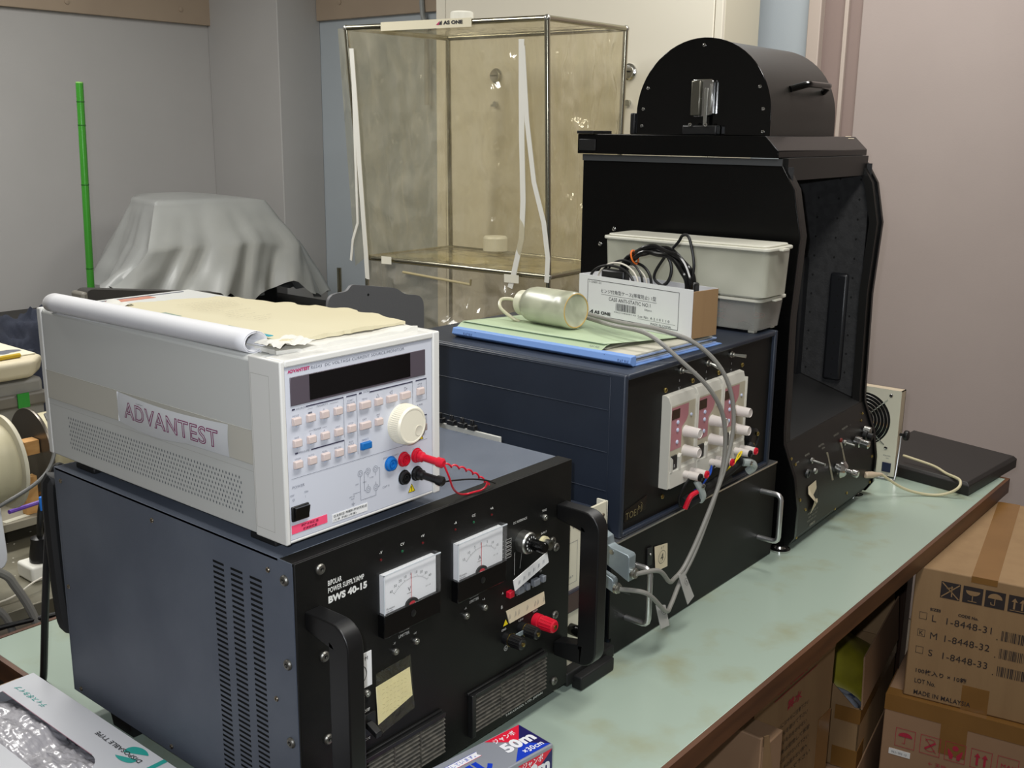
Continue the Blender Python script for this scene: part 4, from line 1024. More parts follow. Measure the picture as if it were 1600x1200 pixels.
# three little supplies
psu_m = mat('psu_cream', (206, 203, 192), .45); psub_m = mat('psu_beige', (186, 178, 156), .5); pk_m = mat('psu_pink', (180, 120, 126), .5); pk2_m = mat('psu_pink_strip', (222, 150, 190), .5)
wk_m = mat('white_knob', (214, 206, 200), .4)
PY = .8275
for i in range(3):
    x0 = 1.3995 + i * .0862; x1 = x0 + .0858
    lab = ['left small power supply', 'middle small power supply', 'right small power supply'][i]
    k = MB()
    k.prism([(.8440, .3960), (.8440, .2430), (PY, .2430), (PY, .3830), (PY + .005, .3935), (PY + .009, .3960)], 'x', x0, x0 + .0040)
    k.prism([(.8440, .3960), (.8440, .2430), (PY + .004, .2430), (PY + .004, .3790), (PY + .008, .3940)], 'x', x0 + .0040, x1 - .0015)
    k.box(x1 - .0015, x1, PY, .844, .2430, .385)
    m = obj('power_module', k, psu_m, t, fixn=True, label=lab)
    y = PY + .004; o = (0, y, 0)
    k = MB(); k.rect(o, X, Z, x0 + .004, x1 - .0018, .276, .378, .0003)
    obj('front_plate', k, psub_m, m, smooth=False)
    k = MB(); k.flat(o, X, Z, [(x0 + .0065, .3045), (x0 + .0430, .3045), (x0 + .0430, .3380), (x0 + .0570, .3480), (x0 + .0620, .3560), (x0 + .0620, .3755), (x0 + .0065, .3755)], .0007)
    obj('pink_field', k, pk_m, m, smooth=False)
    k = MB(); k.add([(x0 + .006, y + .0008, .3815), (x1 - .004, y + .0008, .3815), (x1 - .004, y + .0030, .3900), (x0 + .006, y + .0030, .3900)], [(0, 1, 2, 3)])
    obj('pink_strip', k, pk2_m, m, smooth=False)
    obj('display', MB().box(x0 + .0105, x0 + .0340, y - .0015, y + .001, .3560, .3715), mat('tiny_display', (62, 44, 30), .2), m)
    for dz in (.3490, .3360, .3160):
        obj('lamp_button', MB().lathe([(.0034, 0), (.0034, .002), (.002, .003)], (x0 + .0290, y, dz), NY, 12), mat('pale_blue_lamp', (196, 204, 226), .3), m)
    obj('lamp_button', MB().lathe([(.0026, 0), (.0026, .002), (.0016, .0026)], (x0 + .0710, y, .3540), NY, 10), mat('pale_blue_lamp', (196, 204, 226), .3), m)
    for kz in (.3290, .2965):
        obj('knob', MB().lathe([(.0100, 0), (.0100, .001), (.0092, .003), (.0084, .026), (.0075, .028), (.0074, .027)], (x0 + .0555, y, kz), NY, 24), wk_m, m)
    sw = obj('rocker_switch', MB().box(x0 + .013, x0 + .030, y - .003, y + .001, .2720, .2950), blackp_m, m, bevel=.0008)
    obj('switch_mark', MB().box(x0 + .020, x0 + .0205, y - .0035, y - .003, .276, .281), wprint, sw)
    k = MB()
    for q0, q1 in ((.0055, .0115), (.0315, .0375)): k.prism([(x0 + q0, .2700), (x0 + q1, .2700), (x0 + q1, .2960 - (.005 if q0 < .01 else 0)), (x0 + q0, .2960 - (0 if q0 < .01 else .005))], 'y', y - .006, y + .001)
    obj('switch_guard', k, psu_m, m, fixn=True)
    obj('terminal_sill', MB().prism([(y + .002, .2720), (PY - .001, .2700), (PY - .003, .2440), (y + .002, .2430)], 'x', x0 + .0042, x1 - .0015), psu_m, m, fixn=True)
    for dx, c, nm in ((.0500, blackp_m, 'black'), (.0710, red_m, 'red')):
        b = obj('terminal', MB().lathe([(.0062, 0), (.0062, .007), (.0052, .008), (.0068, .009), (.0064, .028)], (x0 + dx, PY - .002, .2580), NY, 18), wk_m, m, label='white terminal with a %s end' % nm)
        obj('terminal_cap', MB().lathe([(.0066, 0), (.0064, .003), (.0035, .004), (.0030, .002)], (x0 + dx, PY - .030, .2580), NY, 18), c, b)
# wires between them
k = obj('jumper_wire', MB().tube([(1.471, .815, .254), (1.485, .800, .252), (1.503, .806, .263), (1.490, .806, .246), (1.480, .812, .230), (1.482, .824, .222)], .0015, 7, 7), mat('blue_wire', (20, 70, 170), .4), t, label='blue jumper wire')
k = obj('jumper_wire', MB().tube([(1.553, .815, .256), (1.566, .800, .250), (1.592, .804, .262), (1.601, .802, .266), (1.585, .800, .258), (1.556, .812, .235)], .0013, 7, 7), mat('yellow_wire', (224, 196, 20), .4), t, label='yellow jumper wire')
obj('jumper_wire', MB().tube([(1.452, .815, .256), (1.436, .815, .246), (1.430, .822, .225), (1.436, .824, .206)], .0018, 7, 7), cord_m, t, label='dark jumper wire, left one')
obj('jumper_wire', MB().tube([(1.535, .815, .256), (1.520, .815, .250), (1.515, .822, .238)], .0018, 7, 7), cord_m, t, label='dark jumper wire, middle one')
k = obj('cable_harness', MB().tube([(1.440, .822, .2130), (1.50, .822, .2150), (1.58, .824, .2220), (1.66, .826, .2380), (1.695, .832, .2500)], .0075, 10, 8).tube([(1.445, .815, .2060), (1.52, .818, .2090), (1.60, .822, .2150)], .006, 9, 6), rubber_m, t)
obj('cable_clamp', MB().tube([(1.4770, .818, .2400), (1.4800, .812, .228), (1.4860, .810, .214), (1.4880, .816, .204)], .006, 10, 6).tube([(1.6400, .818, .2340), (1.652, .808, .232), (1.662, .808, .222), (1.660, .818, .212)], .007, 10, 6), mat('clear_nylon', (176, 184, 180), .3), t)
put(scr_chr, t, (1.4800, .8070, .2330)); put(scr_chr, t, (1.6460, .8050, .2330))
obj('wire_hook', MB().tube([(1.4330, .812, .2060), (1.4380, .806, .226), (1.4520, .802, .232)], .0042, 10, 7), red_m, t, label='red insulated hook')
k = obj('cable_gland', MB().lathe([(.020, 0), (.020, .006), (.014, .008), (.012, .006)], (1.7180, .844, .2560), NY, 24), blackp_m, t)
put(scr_brs, t, (1.7270, .836, .2640)); put(scr_brs, t, (1.7120, .836, .2460))

# ---------------- things on the navy cabinet ----------------
fold_m = mat('blue_folder', (120, 156, 216), .45); green_m = mat('pale_green_folder', (176, 194, 160), .5)
t = thing('flat_folder', 'pale blue paper file lying flat on the navy cabinet', 'folder', (1.47, 1.03, NZ1), group='paper files on the navy cabinet')
k = MB(); z = NZ1 + .0006
k.prism([(1.3400, z), (1.3300, z + .006), (1.3330, z + .016), (1.3480, z + .0165), (1.3480, z)], 'y', .862, 1.232)
obj('spine', k, fold_m, t, fixn=True, bevel=.001)
obj('back_cover', MB().add([(1.3470, .862, z), (1.3470, 1.232, z), (1.600, 1.180, z), (1.596, .850, z), (1.3470, .862, z + .0015), (1.3470, 1.232, z + .0015), (1.600, 1.180, z + .0015), (1.596, .850, z + .0015)],
    [(0, 1, 2, 3), (7, 6, 5, 4), (0, 4, 5, 1), (1, 5, 6, 2), (2, 6, 7, 3), (3, 7, 4, 0)]), fold_m, t)
pgs = MB()
for i, c in enumerate(range(5)):
    zz = z + .0020 + i * .0026; a = .003 * ((i * 7) % 3)
    pgs.m = i % 3
    pgs.add([(1.3490, .868 + a, zz), (1.3490, 1.225, zz), (1.585 - a * 2, 1.172, zz), (1.588 - a * 3, .856 + a, zz), (1.3490, .868 + a, zz + .0022), (1.3490, 1.225, zz + .0022), (1.585 - a * 2, 1.172, zz + .0022), (1.588 - a * 3, .856 + a, zz + .0022)],
            [(0, 1, 2, 3), (7, 6, 5, 4), (0, 4, 5, 1), (1, 5, 6, 2), (2, 6, 7, 3), (3, 7, 4, 0)])
obj('pages', pgs, [mat('page_blue', (150, 170, 205), .6), mat('page_grey', (190, 186, 170), .6), mat('page_cream', (206, 190, 150), .6)], t)
k = MB(); o = (1.3302, 0, z); uu = NY; vv = Vector((.18, 0, 1)).normalized()
for y, s in ((1.205, 'FLAT FILE'), (.885, 'FLAT FILE')): k.text(s, (1.3312, y, z + .006), uu, vv, .0045, .020, off=.0012)
for y in (1.180, .912): k.rect((1.3312, 0, z), uu, vv, -y, -y + .0018, .003, .014, .0014)
for y in (1.085, 1.020): k.rect((1.3312, 0, z), uu, vv, -y, -y + .0008, .004, .012, .0014)
obj('spine_print', k, mat('navy_print', (20, 34, 90), .6), t, smooth=False)
t = thing('flat_folder', 'pale green paper file lying on top of the blue one under the wash bottle', 'folder', (1.47, 1.03, z + .018), group='paper files on the navy cabinet')
zg = z + .0155
k = MB(); k.grid(lambda u, v: (1.352 + .240 * u, (1.228 - .303 * v) - .055 * u * v - .02 * u * (1 - v), zg + .0010 + .0085 * (1 - u) ** 1.6 + .0008 * noise.noise(Vector((u * 5, v * 3, 1.2)))), 16, 20)
cv = obj('front_cover', k, green_m, t, ang=60); s_ = cv.modifiers.new('solid', 'SOLIDIFY'); s_.thickness = .0008
obj('spine', MB().add([(1.3440, 1.232, zg + .0005), (1.3440, .925, zg + .0005), (1.3530, .922, zg + .0072), (1.3530, 1.230, zg + .0075), (1.3650, .922, zg + .0085), (1.3650, 1.230, zg + .0088)], [(0, 1, 2, 3), (3, 2, 4, 5)]), green_m, t)
obj('pages', MB().box(1.356, 1.440, .925, 1.210, zg + .0002, zg + .0030), mat('grey_pages', (150, 150, 138), .7), t)
k = MB(); k.text('FLAT FILE', (1.3470, .950, zg + .0030), NY, Vector((.8, 0, .6)), .0035, .018, off=.0010)
obj('spine_print', k, gprint, t, smooth=False)
zt2 = zg + .0072
# wash bottle lying down
t = thing('wash_bottle', 'yellowed translucent plastic wash bottle lying on its side on the green file', 'bottle', (1.43, 1.11, zt2))
pl_m = film('cloudy_polyethylene', (220, 222, 196), (186, 188, 164), 1.2, 7, .02, (1, 1, 1), .3)
rB = .0318; cz = zt2 + rB + .0005
b0, b1 = Vector((1.4330, 1.040, cz)), Vector((1.4560, 1.205, cz - .003)); dB = (b1 - b0).normalized()
obj('body', MB().lathe([(.0001, .002), (.026, .002), (.0295, .0), (.0318, .004), (.0318, .022), (.0312, .026), (.0318, .030), (.0318, .098), (.0290, .110), (.0200, .118), (.0190, .122)], b0, dB, 40), pl_m, t, ang=50)
obj('cap', MB().lathe([(.0225, .120), (.0225, .134), (.0160, .142), (.006, .144), (.005, .150)], b0, dB, 32), mat('pale_cap', (208, 206, 182), .4), t)
e = b0 + dB * .148
obj('nozzle', MB().tube([e, e + Vector((-.003, .012, .004)), e + Vector((-.020, .020, .004)), e + Vector((-.034, .010, -.008)), e + Vector((-.030, -.014, -.024)), e + Vector((-.022, -.024, -.030))], .0030, 9, 7), mat('clear_tube', (200, 196, 168), .3), t)
_a = dB.orthogonal().normalized(); _b = dB.cross(_a)
obj('base_ring', MB().tube([b0 + _a * (.0288 * math.cos(q_)) + _b * (.0288 * math.sin(q_)) + dB * .0006 for q_ in [2 * PI * i / 36 for i in range(36)]], .0012, 6, closed=True), mat('brown_stain_ring', (190, 160, 96), .5), t)
# white card box with wires
PB = (1.5114, .8613, zg + .0034); FB = fr(PB, 81.1)             # local x runs along the long side, local -y... the brown end faces the viewer
t = thing('card_box', 'white open card box with printed label and plain brown end, holding coiled wires', 'box', (1.56, 1.0, zt2))
L_, W_, H_, th = .262, .064, .0815, .0015
Lx = MB(FB)
lbl = MB(FB).box(0, L_, 0, th, 0, H_)
whitec = mat('white_card', (218, 218, 219), .6)
k = MB(FB); k.box(0, L_, -.0, th, 0, H_).box(0, L_, -W_, -W_ + th, 0, H_ * .97).box(L_ - th, L_, -W_, 0, 0, H_).box(0, L_, -W_, 0, 0, th)
obj('tray', k, whitec, t)
obj('box_end', MB(FB).box(-.0006, th, -W_ - .0006, -th, 0, H_ * .96), card_m, t, label='plain brown card end')
# label printing on the long face (face normal = local +y = world -x side)
Ml = FB.to_3x3(); U = -(Ml @ X); On = FB @ Vector((L_, th, 0)); 
def pb(x, z): return FB @ Vector((L_ - x, th, z))
k = MB()
k.outline(pb(0, 0), U, Z, .022, .2340, .010, .0740, .0008)
k.text('1-5407-21', pb(.0260, .0680), U, Z, .0036, .0290)
k.text('ヒンジ付角型ケース(帯電防止) 1型', pb(.0560, .0520), U, Z, .0085, .1280)
k.rect(pb(0, 0), U, Z, .0560, .1860, .0500, .0505)
k.text('CASE ANTI-STATIC NO.1', pb(.0750, .0410), U, Z, .0062, .0970)
k.bars(pb(0, 0), U, Z, .0920, .1400, .0255, .0385, 4); k.text('4562108500142', pb(.0880, .0215), U, Z, .0022, .052)
k.text('50pcs', pb(.1590, .0330), U, Z, .0042, .0160)
k.text('AS ONE', pb(.0400, .0135), U, Z, .0062, .0400, bold=.05); k.flat(pb(0, 0), U, Z, [(.0270, .0135), (.0350, .0200), (.0370, .0200), (.0370, .0135), (.0335, .0135), (.0340, .0168), (.0300, .0135)])
k.text('Lot No. A 2 1 0 1 1 0', pb(.1450, .0205), U, Z, .0042, .0700); k.rect(pb(0, 0), U, Z, .1440, .2280, .0180, .0184)
k.text('MADE IN CHINA', pb(.1740, .0115), U, Z, .0038, .0450)
obj('label_print', k, kprint, t, smooth=False)
zi = zt2 + .01
tcoil = thing('coiled_cable', 'thick bundled black cable coil tied with an orange band in the white card box', 'cable', (1.56, .96, zt2 + .01))
def arc(c, rx_, rz_, a0, a1, n, yoff=0, tilt=.16): 
    P = []
    for i in range(n + 1):
        a = R(a0 + (a1 - a0) * i / n); P.append((c[0] + tilt * rx_ * math.cos(a) + yoff, c[1] + rx_ * math.cos(a), c[2] + rz_ * math.sin(a)))
    return P
cc = (1.560, .966, .545)
for j, (dr, dx) in enumerate(((0, 0), (-.006, .004), (-.001, .009), (-.008, -.002))):
    P = arc(cc, .080 + dr, .062 + dr, 190, -14, 24, dx)
    P = [Vector(p) + Vector((.0016 * math.cos(i * 1.1 + j * 1.6), .0005, .0022 * math.sin(i * 1.1 + j * 1.6))) for i, p in enumerate(P)]
    obj('strand', MB().tube(P, .0046, 9, 4), mat('gloss_cable', (14, 14, 15), .22), tcoil)
obj('orange_band', MB().tube([Vector((1.570, 1.016, .586)) + Vector((.010 * math.cos(a), .0085 * math.sin(a) * .55, .0115 * math.sin(a))) for a in [2 * PI * i / 16 for i in range(16)]], .0016, 7, closed=True), mat('orange_rubber', (230, 110, 30), .4), tcoil)
tw2 = thing('tangled_wires', 'tangle of thin black and white wires with a black plug in the white card box', 'wires', (1.56, 1.02, zt2 + .01))
for q, (m, r_) in enumerate(((cord_m, .0024), (mat('white_wire', (226, 220, 205), .45), .0016), (cord_m, .0020), (mat('white_wire', (226, 220, 205), .45), .0014), (cord_m, .0026))):
    P = arc((1.550 + .006 * q, 1.050 - .009 * q, .540), .050 - .004 * q, .030 + .005 * (q % 3), 200, -20, 12, 0, .1)
    obj('wire', MB().tube(P, r_, 7, 4), m, tw2)
obj('wire', MB().tube([(1.565, .935, .535), (1.572, .975, .552), (1.575, .962, .585), (1.570, .930, .618), (1.563, .918, .631), (1.556, .903, .632), (1.552, .893, .615), (1.551, .886, .585), (1.553, .890, .555), (1.560, .895, .530)], .0026, 8, 7), cord_m, tw2)
obj('wire', MB().tube([(1.573, .990, .530), (1.58, .955, .545), (1.582, .948, .575), (1.578, .965, .600), (1.572, 1.00, .600)], .0030, 8, 7), cord_m, tw2)
obj('plug', MB().box(1.545, 1.565, 1.020, 1.070, .535, .563).box(1.545, 1.565, .880, .900, .520, .556), blackp_m, tw2, bevel=.004)
# translucent tubs
tub_m = film('tub_plastic', (226, 226, 212), (206, 206, 190), .80, 3, .02, (1, 1, 1), .25)
lid_m = mat('lid_plastic', (212, 210, 196), .35)
def rrect(x0, x1, y0, y1, r, n=4):
    P = []
    for cx, cy, a0 in ((x1 - r, y1 - r, 0), (x0 + r, y1 - r, 90), (x0 + r, y0 + r, 180), (x1 - r, y0 + r, 270)):
        for i in range(n + 1): a = R(a0 + 90 * i / n); P.append((cx + r * math.cos(a), cy + r * math.sin(a)))
    return P
def tub(x0, x1, y0, y1, z0, z1, lab, grp, taper, m):
    t = thing('plastic_tub', lab, 'container', ((x0 + x1) / 2, (y0 + y1) / 2, z0), group=grp)
    k = MB(); A = rrect(x0 + taper, x1 - taper, y0 + taper, y1 - taper, .012); B = rrect(x0, x1, y0, y1, .012); n = len(A)
    z2 = z1 - .010
    V = [(p[0], p[1], z0) for p in A] + [(p[0], p[1], z2) for p in B] + [(p[0] * .98 + (x0 + x1) * .01, p[1] * .985 + (y0 + y1) * .0075, z2) for p in B] + [(p[0] * .98 + (x0 + x1) * .01, p[1] * .985 + (y0 + y1) * .0075, z0 + .002) for p in A]
    F = [tuple(range(n))[::-1], tuple(range(3 * n, 4 * n))]
    for j in range(3): F += [(j * n + i, j * n + (i + 1) % n, (j + 1) * n + (i + 1) % n, (j + 1) * n + i) for i in range(n)]
    k.add(V, F); obj('body', k, m, t, ang=50)
    k = MB(); D = rrect(x0 - .004, x1 + .004, y0 - .004, y1 + .004, .014); k.prism(D, 'z', z2, z2 + .006); D = rrect(x0 + .003, x1 - .003, y0 + .003, y1 - .003, .012); k.prism(D, 'z', z2 + .006, z2 + .010)
    l = obj('lid', k, lid_m, t, bevel=.0015, fixn=True)
    obj('lid_tab', MB().box((x0 + x1) / 2 - .012, (x0 + x1) / 2 + .012, y0 - .012, y0 - .004, z2, z2 + .003), lid_m, l)
    return t
tub(1.712, 1.816, .842, 1.150, NZ1 + .006, NZ1 + .068, 'shallow translucent tub of red and blue wires under a taller tub', 'stacked plastic tubs', .005, film('tub_clear', (226, 226, 220), (196, 196, 190), .36, 4, .03, (1, 1, 1), .2))
k = MB()
for x in (1.726, 1.796):
    for y in (.856, 1.13): k.box(x, x + .012, y, y + .012, NZ1 + .0004, NZ1 + .0062)
obj('tub_feet', k, lid_m, bpy.data.objects['plastic_tub'])
tub(1.702, 1.800, .828, 1.172, NZ1 + .0685, NZ1 + .1600, 'long translucent white storage tub with lid stacked on the shallow tub', 'stacked plastic tubs', .003, tub_m)
tw3 = thing('small_wires', 'red and dark blue wire bundle inside the shallow translucent tub', 'wires', (1.76, .95, NZ1 + .012))
for q in range(5):
    P = [(1.730 + .06 * random.random(), .862 + .2 * random.random(), NZ1 + .014 + .028 * random.random()) for _ in range(8)]
    obj('wire', MB().tube(P, .0014, 6, 5), [red_m, red_m, mat('dark_blue_wire', (30, 40, 110), .4)][q % 3], tw3)
obj('wire', MB().tube([(1.745, .99, NZ1 + .040), (1.742, .95, NZ1 + .042), (1.745, .91, NZ1 + .040)], .006, 8, 4), red_m, tw3)

# ================= tall black chamber =================
CF = fr((1.85, .835, 0), 2.43)
t = thing('dark_chamber', 'tall glossy black chamber with half-round hood and sloping control console', 'instrument', (1.85, .835, 0), 2.43)
W = .454
side = [(-.016, .006), (-.031, .030), (-.032, .090), (-.022, .150), (.004, .215), (.006, .240), (.010, .460), (.002, .615), (.020, .700), (.046, .742), (.485, .742), (.485, .006)]
front_m = mat('black_front_paint', (17, 16, 14), .42, var=(22, 21, 18), scale=6, amt=.5)
obj('side_panel', MB(CF).prism(side, 'x', 0, .012), blackg_m, t, fixn=True, bevel=.001, label='glossy black left side panel')
obj('side_panel', MB(CF).prism([(p[0] - .004 if p[0] < .3 else p[0], p[1]) for p in side], 'x', W - .012, W), blackg_m, t, fixn=True, bevel=.001)
# posts either side of the opening
post_ = [p for p in side if p[1] >= .215 and p[0] < .3]
for x0, x1 in ((.012, .034), (W - .030, W - .012)):
    k = MB(CF)
    P = [(p[0] + .001, p[1]) for p in post_] + [(p[0] + .018, p[1]) for p in post_[::-1]]
    k.prism(P, 'x', x0, x1); obj('front_post', k, front_m, t, fixn=True)
con = [(-.0160, .008), (-.0305, .030), (-.0315, .090), (-.0215, .150), (.0045, .214)]
cons = obj('console', MB(CF).prism(con + [(.16, .262), (.16, .008)], 'x', .012, W - .012), front_m, t, fixn=True, ang=20)
obj('sill', MB(CF).prism([(.0055, .216), (.16, .264), (.30, .264), (.30, .255), (.0055, .206)], 'x', .034, W - .030), mat('dark_sill', (44, 44, 44), .35), t, fixn=True)
foam_m = mat('dark_foam', (52, 52, 53), .85, var=(42, 42, 43), scale=60, amt=.9, bump=.5, bscale=200)
obj('inner_wall', MB(CF).box(W - .016, W - .012, .03, .48, .20, .740).box(.034, W - .016, .46, .47, .20, .740).box(.0125, .016, .03, .47, .2, .74), foam_m, t)
k = MB(CF)
for i in range(9):
    for j in range(11):
        y, z = .050 + i * .046, .275 + j * .043
        k.add([(W - .0165, y - .0026, z), (W - .0165, y, z - .0032), (W - .0165, y + .0026, z), (W - .0165, y, z + .0032)], [(0, 1, 2, 3)])
obj('foam_holes', k, dark_m, t, smooth=False)
k = MB(CF); k.box(W - .050, W - .0165, .150, .215, .235, .530).box(W - .030, W - .0165, .055, .098, .255, .500)
ib = obj('inner_bracket', k, mat('bracket_black', (30, 31, 34), .35), t, bevel=.008)
k = MB(CF)
for j in range(7):
    for y in (.172, .076):
        z = .27 + j * .036; xx = W - .0503 if y > .1 else W - .0303
        k.add([(xx, y - .0026, z), (xx, y, z - .0032), (xx, y + .0026, z), (xx, y, z + .0032)], [(0, 1, 2, 3)])
obj('bracket_holes', k, dark_m, ib, smooth=False)
obj('dark_hood', MB(CF).box(.060, .150, .120, .30, .300, .5700), blackp_m, t, bevel=.02)
obj('back_panel', MB(CF).box(.012, W - .012, .475, .485, .02, .742), blackg_m, t)
obj('bottom_panel', MB(CF).box(.012, W - .012, 0, .475, .018, .022), blackg_m, t)
# strap, top plate
obj('top_band', MB(CF).box(-.003, .0, .046, .485, .7420, .7545), mat('band_grey', (60, 62, 64), .35), t)
k = MB(CF); k.prism([(.052, .7560), (.052, .7690), (.080, .7955), (.495, .7955), (.495, .7560)], 'x', -.008, W + .010)
obj('top_plate', k, blackg_m, t, fixn=True, bevel=.0012)
obj('lintel', MB(CF).box(.012, W - .012, .040, .060, .715, .756), front_m, t)
obj('rating_label', MB(CF).add([(W - .045, .0750, .7912), (W - .010, .0750, .7912), (W - .010, .0830, .7962), (W - .045, .0830, .7962)], [(0, 1, 2, 3)]), tape_m, t, smooth=False)
obj('corner_bracket', MB(CF).box(-.012, .06, .455, .495, .7957, .8020).box(-.010, -.0085, .45, .49, .762, .785), blackp_m, t, bevel=.001)
rot_side = CF.to_3x3().to_4x4() @ ROTZ(-90)
def cf(x, y, z): return CF @ Vector((x, y, z))
for y, z in ((.404, .604), (.437, .571)): put(scr_chr, t, cf(-.0003, y, z), rot_side)
# half-round hood
yc, rr, zb = .247, .144, .7957
hx0, hx1 = .055, .395
P = [(yc + rr, zb)] + [(yc + rr * math.cos(R(a)), .8335 + rr * math.sin(R(a))) for a in range(0, 181, 6)] + [(yc - rr, zb)]
hood_ = obj('hood', MB(CF).prism(P, 'x', hx0 + .004, hx1), mat('satin_black_hood', (30, 28, 24), .42, bump=.05, bscale=400), t, fixn=True, ang=50)
P2 = [(yc + rr + .003, zb)] + [(yc + (rr + .003) * math.cos(R(a)), .8335 + (rr + .003) * math.sin(R(a))) for a in range(0, 181, 6)] + [(yc - rr - .003, zb)]
he = obj('hood_end_plate', MB(CF).prism(P2, 'x', hx0, hx0 + .004), mat('mirror_black', (8, 8, 8), .10), t, fixn=True, bevel=.001)
def hs(y, z): return put(scr_chr, he, cf(hx0 - .0002, y, z), rot_side, .8)
for a in (3, 22, 90, 158, 177): hs(yc + .131 * math.cos(R(a)), .8390 + .127 * math.sin(R(a)))
hs(yc + .133, .812); hs(yc - .133, .803)
lt = obj('draw_latch', MB(CF).prism([(yc - .030, .8350), (yc - .030, .8980), (yc - .026, .9020), (yc + .0150, .9020), (yc + .0150, .8400), (yc + .010, .8300), (yc - .012, .8300)], 'x', hx0 - .012, hx0 - .001), chrome_m, he, fixn=True, bevel=.002)
obj('latch_lever', MB(CF).box(hx0 - .018, hx0 - .012, yc - .006, yc + .0155, .832, .9000), mat('latch_face', (120, 118, 108), .3, .9), he, bevel=.003)
obj('latch_hook', MB(CF).box(hx0 - .014, hx0 - .0125, yc - .020, yc - .012, .815, .885).box(hx0 - .014, hx0 - .0125, yc - .028, yc - .024, .84, .893), steel_m, he, bevel=.002)
obj('latch_base', MB(CF).box(hx0 - .020, hx0 - .001, yc - .045, yc + .030, .7957, .8150), blackp_m, he, bevel=.003)
for y in (yc + .012, yc - .022): put(scr_chr, he, cf(hx0 - .0205, y, .815), rot_side, .9)
obj('hinge_block', MB(CF).box(hx0 - .006, hx0 + .03, yc + rr + .003, yc + rr + .014, .7957, .838), blackp_m, he, bevel=.002)
hp = []
for i in range(21):
    s = i / 20; a = R(24)
    out = .004 + .026 * min(1, 5.5 * min(s, 1 - s))
    hp.append((.165 + .175 * s, yc - (rr + out) * math.cos(a), .8335 + (rr + out) * math.sin(a) - .008))
k = MB(CF); k.tube(hp, .0065, 10); obj('hood_handle', k, mat('gloss_black', (10, 10, 10), .12), hood_)
# console face details. local plane: u right, v up the slope
c0 = Vector((0, -.030, .02)); cu_ = Vector((1, 0, 0)); cvv = Vector((0, .037, .195)).normalized()
def cs(u, v, off=.0):                                              # a point on the console skin at u, following the profile
    z = .02 + v * .9825
    prof = con
    for (y0, z0), (y1, z1) in zip(prof[:-1], prof[1:]):
        if z <= z1: break
    y = y0 + (y1 - y0) * (z - z0) / (z1 - z0)
    return Vector((u, y - off, z))
def cskin(u, v, off=.0003): return CF @ cs(u, v, off)
for u, v in ((.014, .168), (.024, .155), (.419, .175), (.400, .163), (.430, .075), (.434, .012), (.284, .027), (.221, .008), (.018, .006), (.046, .058), (.02, .085)):
    put(scr_brs, cons, cskin(u, v), CF.to_3x3().to_4x4(), .8)
kt = MB(CF)
def ctext(s, u, v, h, w=None, bold=0.0):
    kt.text(s, cs(u, v, .0006), X, (cs(u, v + .006) - cs(u, v)), h, w, bold=bold)
ctext('POWER', .030, .155, .003, .012); ctext('REMOTE', .075, .158, .0035, .022); ctext('SHUTTER', .148, .160, .0035, .028); ctext('OPEN', .160, .153, .003, .015)
ctext('FOCUS', .235, .163, .0035, .026); ctext('MONITOR', .285, .166, .0035, .034); ctext('L', .335, .166, .003)
ctext('MODEL TYPE VII', .060, .041, .0042, .054); ctext('SER. NO. 031', .066, .033, .0036, .046); ctext('TOEI IND. CO.', .060, .025, .0036, .050); ctext('KIMMON', .076, .012, .0065, .028, .03)
obj('console_lettering', kt, mat('dull_white_print', (150, 148, 136), .6), cons, smooth=False)
rc = CF.to_3x3()
def ccyl(name, u, v, prof, m, n=20):
    return obj(name, MB().lathe(prof, cskin(u, v), rc @ Vector((0, -1, -.12)), n), m, cons)
def slot(u0, v0, u1, v1):
    a, b = cs(u0, v0, .0022), cs(u1, v1, .0022)
    k = MB(CF); w = .0032
    k.add([a + X * -w, a + X * w, b + X * w, b - X * w, a + X * -w + Y * .003, a + X * w + Y * .003, b + X * w + Y * .003, b - X * w + Y * .003], [(3, 2, 1, 0), (0, 1, 5, 4), (1, 2, 6, 5), (2, 3, 7, 6), (3, 0, 4, 7)])
    obj('slide_scale', k, mat('scale_metal', (166, 160, 140), .4, .5), cons)
slot(.178, .143, .190, .082); slot(.258, .146, .266, .100)
ccyl('toggle_switch', .097, .146, [(.006, 0), (.006, .004), (.003, .005), (.0022, .026), (.0026, .030)], steel_m)
ccyl('push_button', .100, .124, [(.006, 0), (.0058, .004), (.0035, .006)], steel_m)
ccyl('socket', .064, .128, [(.010, 0), (.009, .004), (.006, .004), (.006, .002)], blackp_m)
q = ccyl('feed_knob', .216, .102, [(.010, 0), (.010, .008), (.0185, .010), (.0185, .015), (.012, .022), (.0055, .024), (.0055, .034), (.0080, .036), (.0080, .046), (.006, .048)], chrome_m, 28)
ccyl('toggle_switch', .276, .142, [(.006, 0), (.006, .004), (.0026, .005), (.0026, .024)], steel_m)
ccyl('red_lamp', .262, .150, [(.005, 0), (.005, .003), (.003, .005)], mat('dim_red', (110, 40, 34), .4))
ccyl('micrometer_knob', .336, .132, [(.012, 0), (.012, .012), (.0085, .013), (.0085, .030), (.006, .032)], chrome_m, 24)
ccyl('micrometer_knob', .392, .134, [(.011, 0), (.011, .008), (.0080, .010), (.0080, .020)], blackp_m, 24)
ccyl('dial_plate', .402, .142, [(.010, 0), (.010, .014), (.008, .015)], steel_m, 24)
tg = obj('number_tag', MB(CF).add([cs(.060, .102, .002), cs(.104, .104, .001), cs(.110, .056, .001), cs(.068, .042, .003), cs(.072, .070, .008), cs(.056, .088, .003)], [(5, 4, 3, 2, 1, 0)]), tape_m, cons, label='curled cream tag', smooth=False)
k = MB(CF)
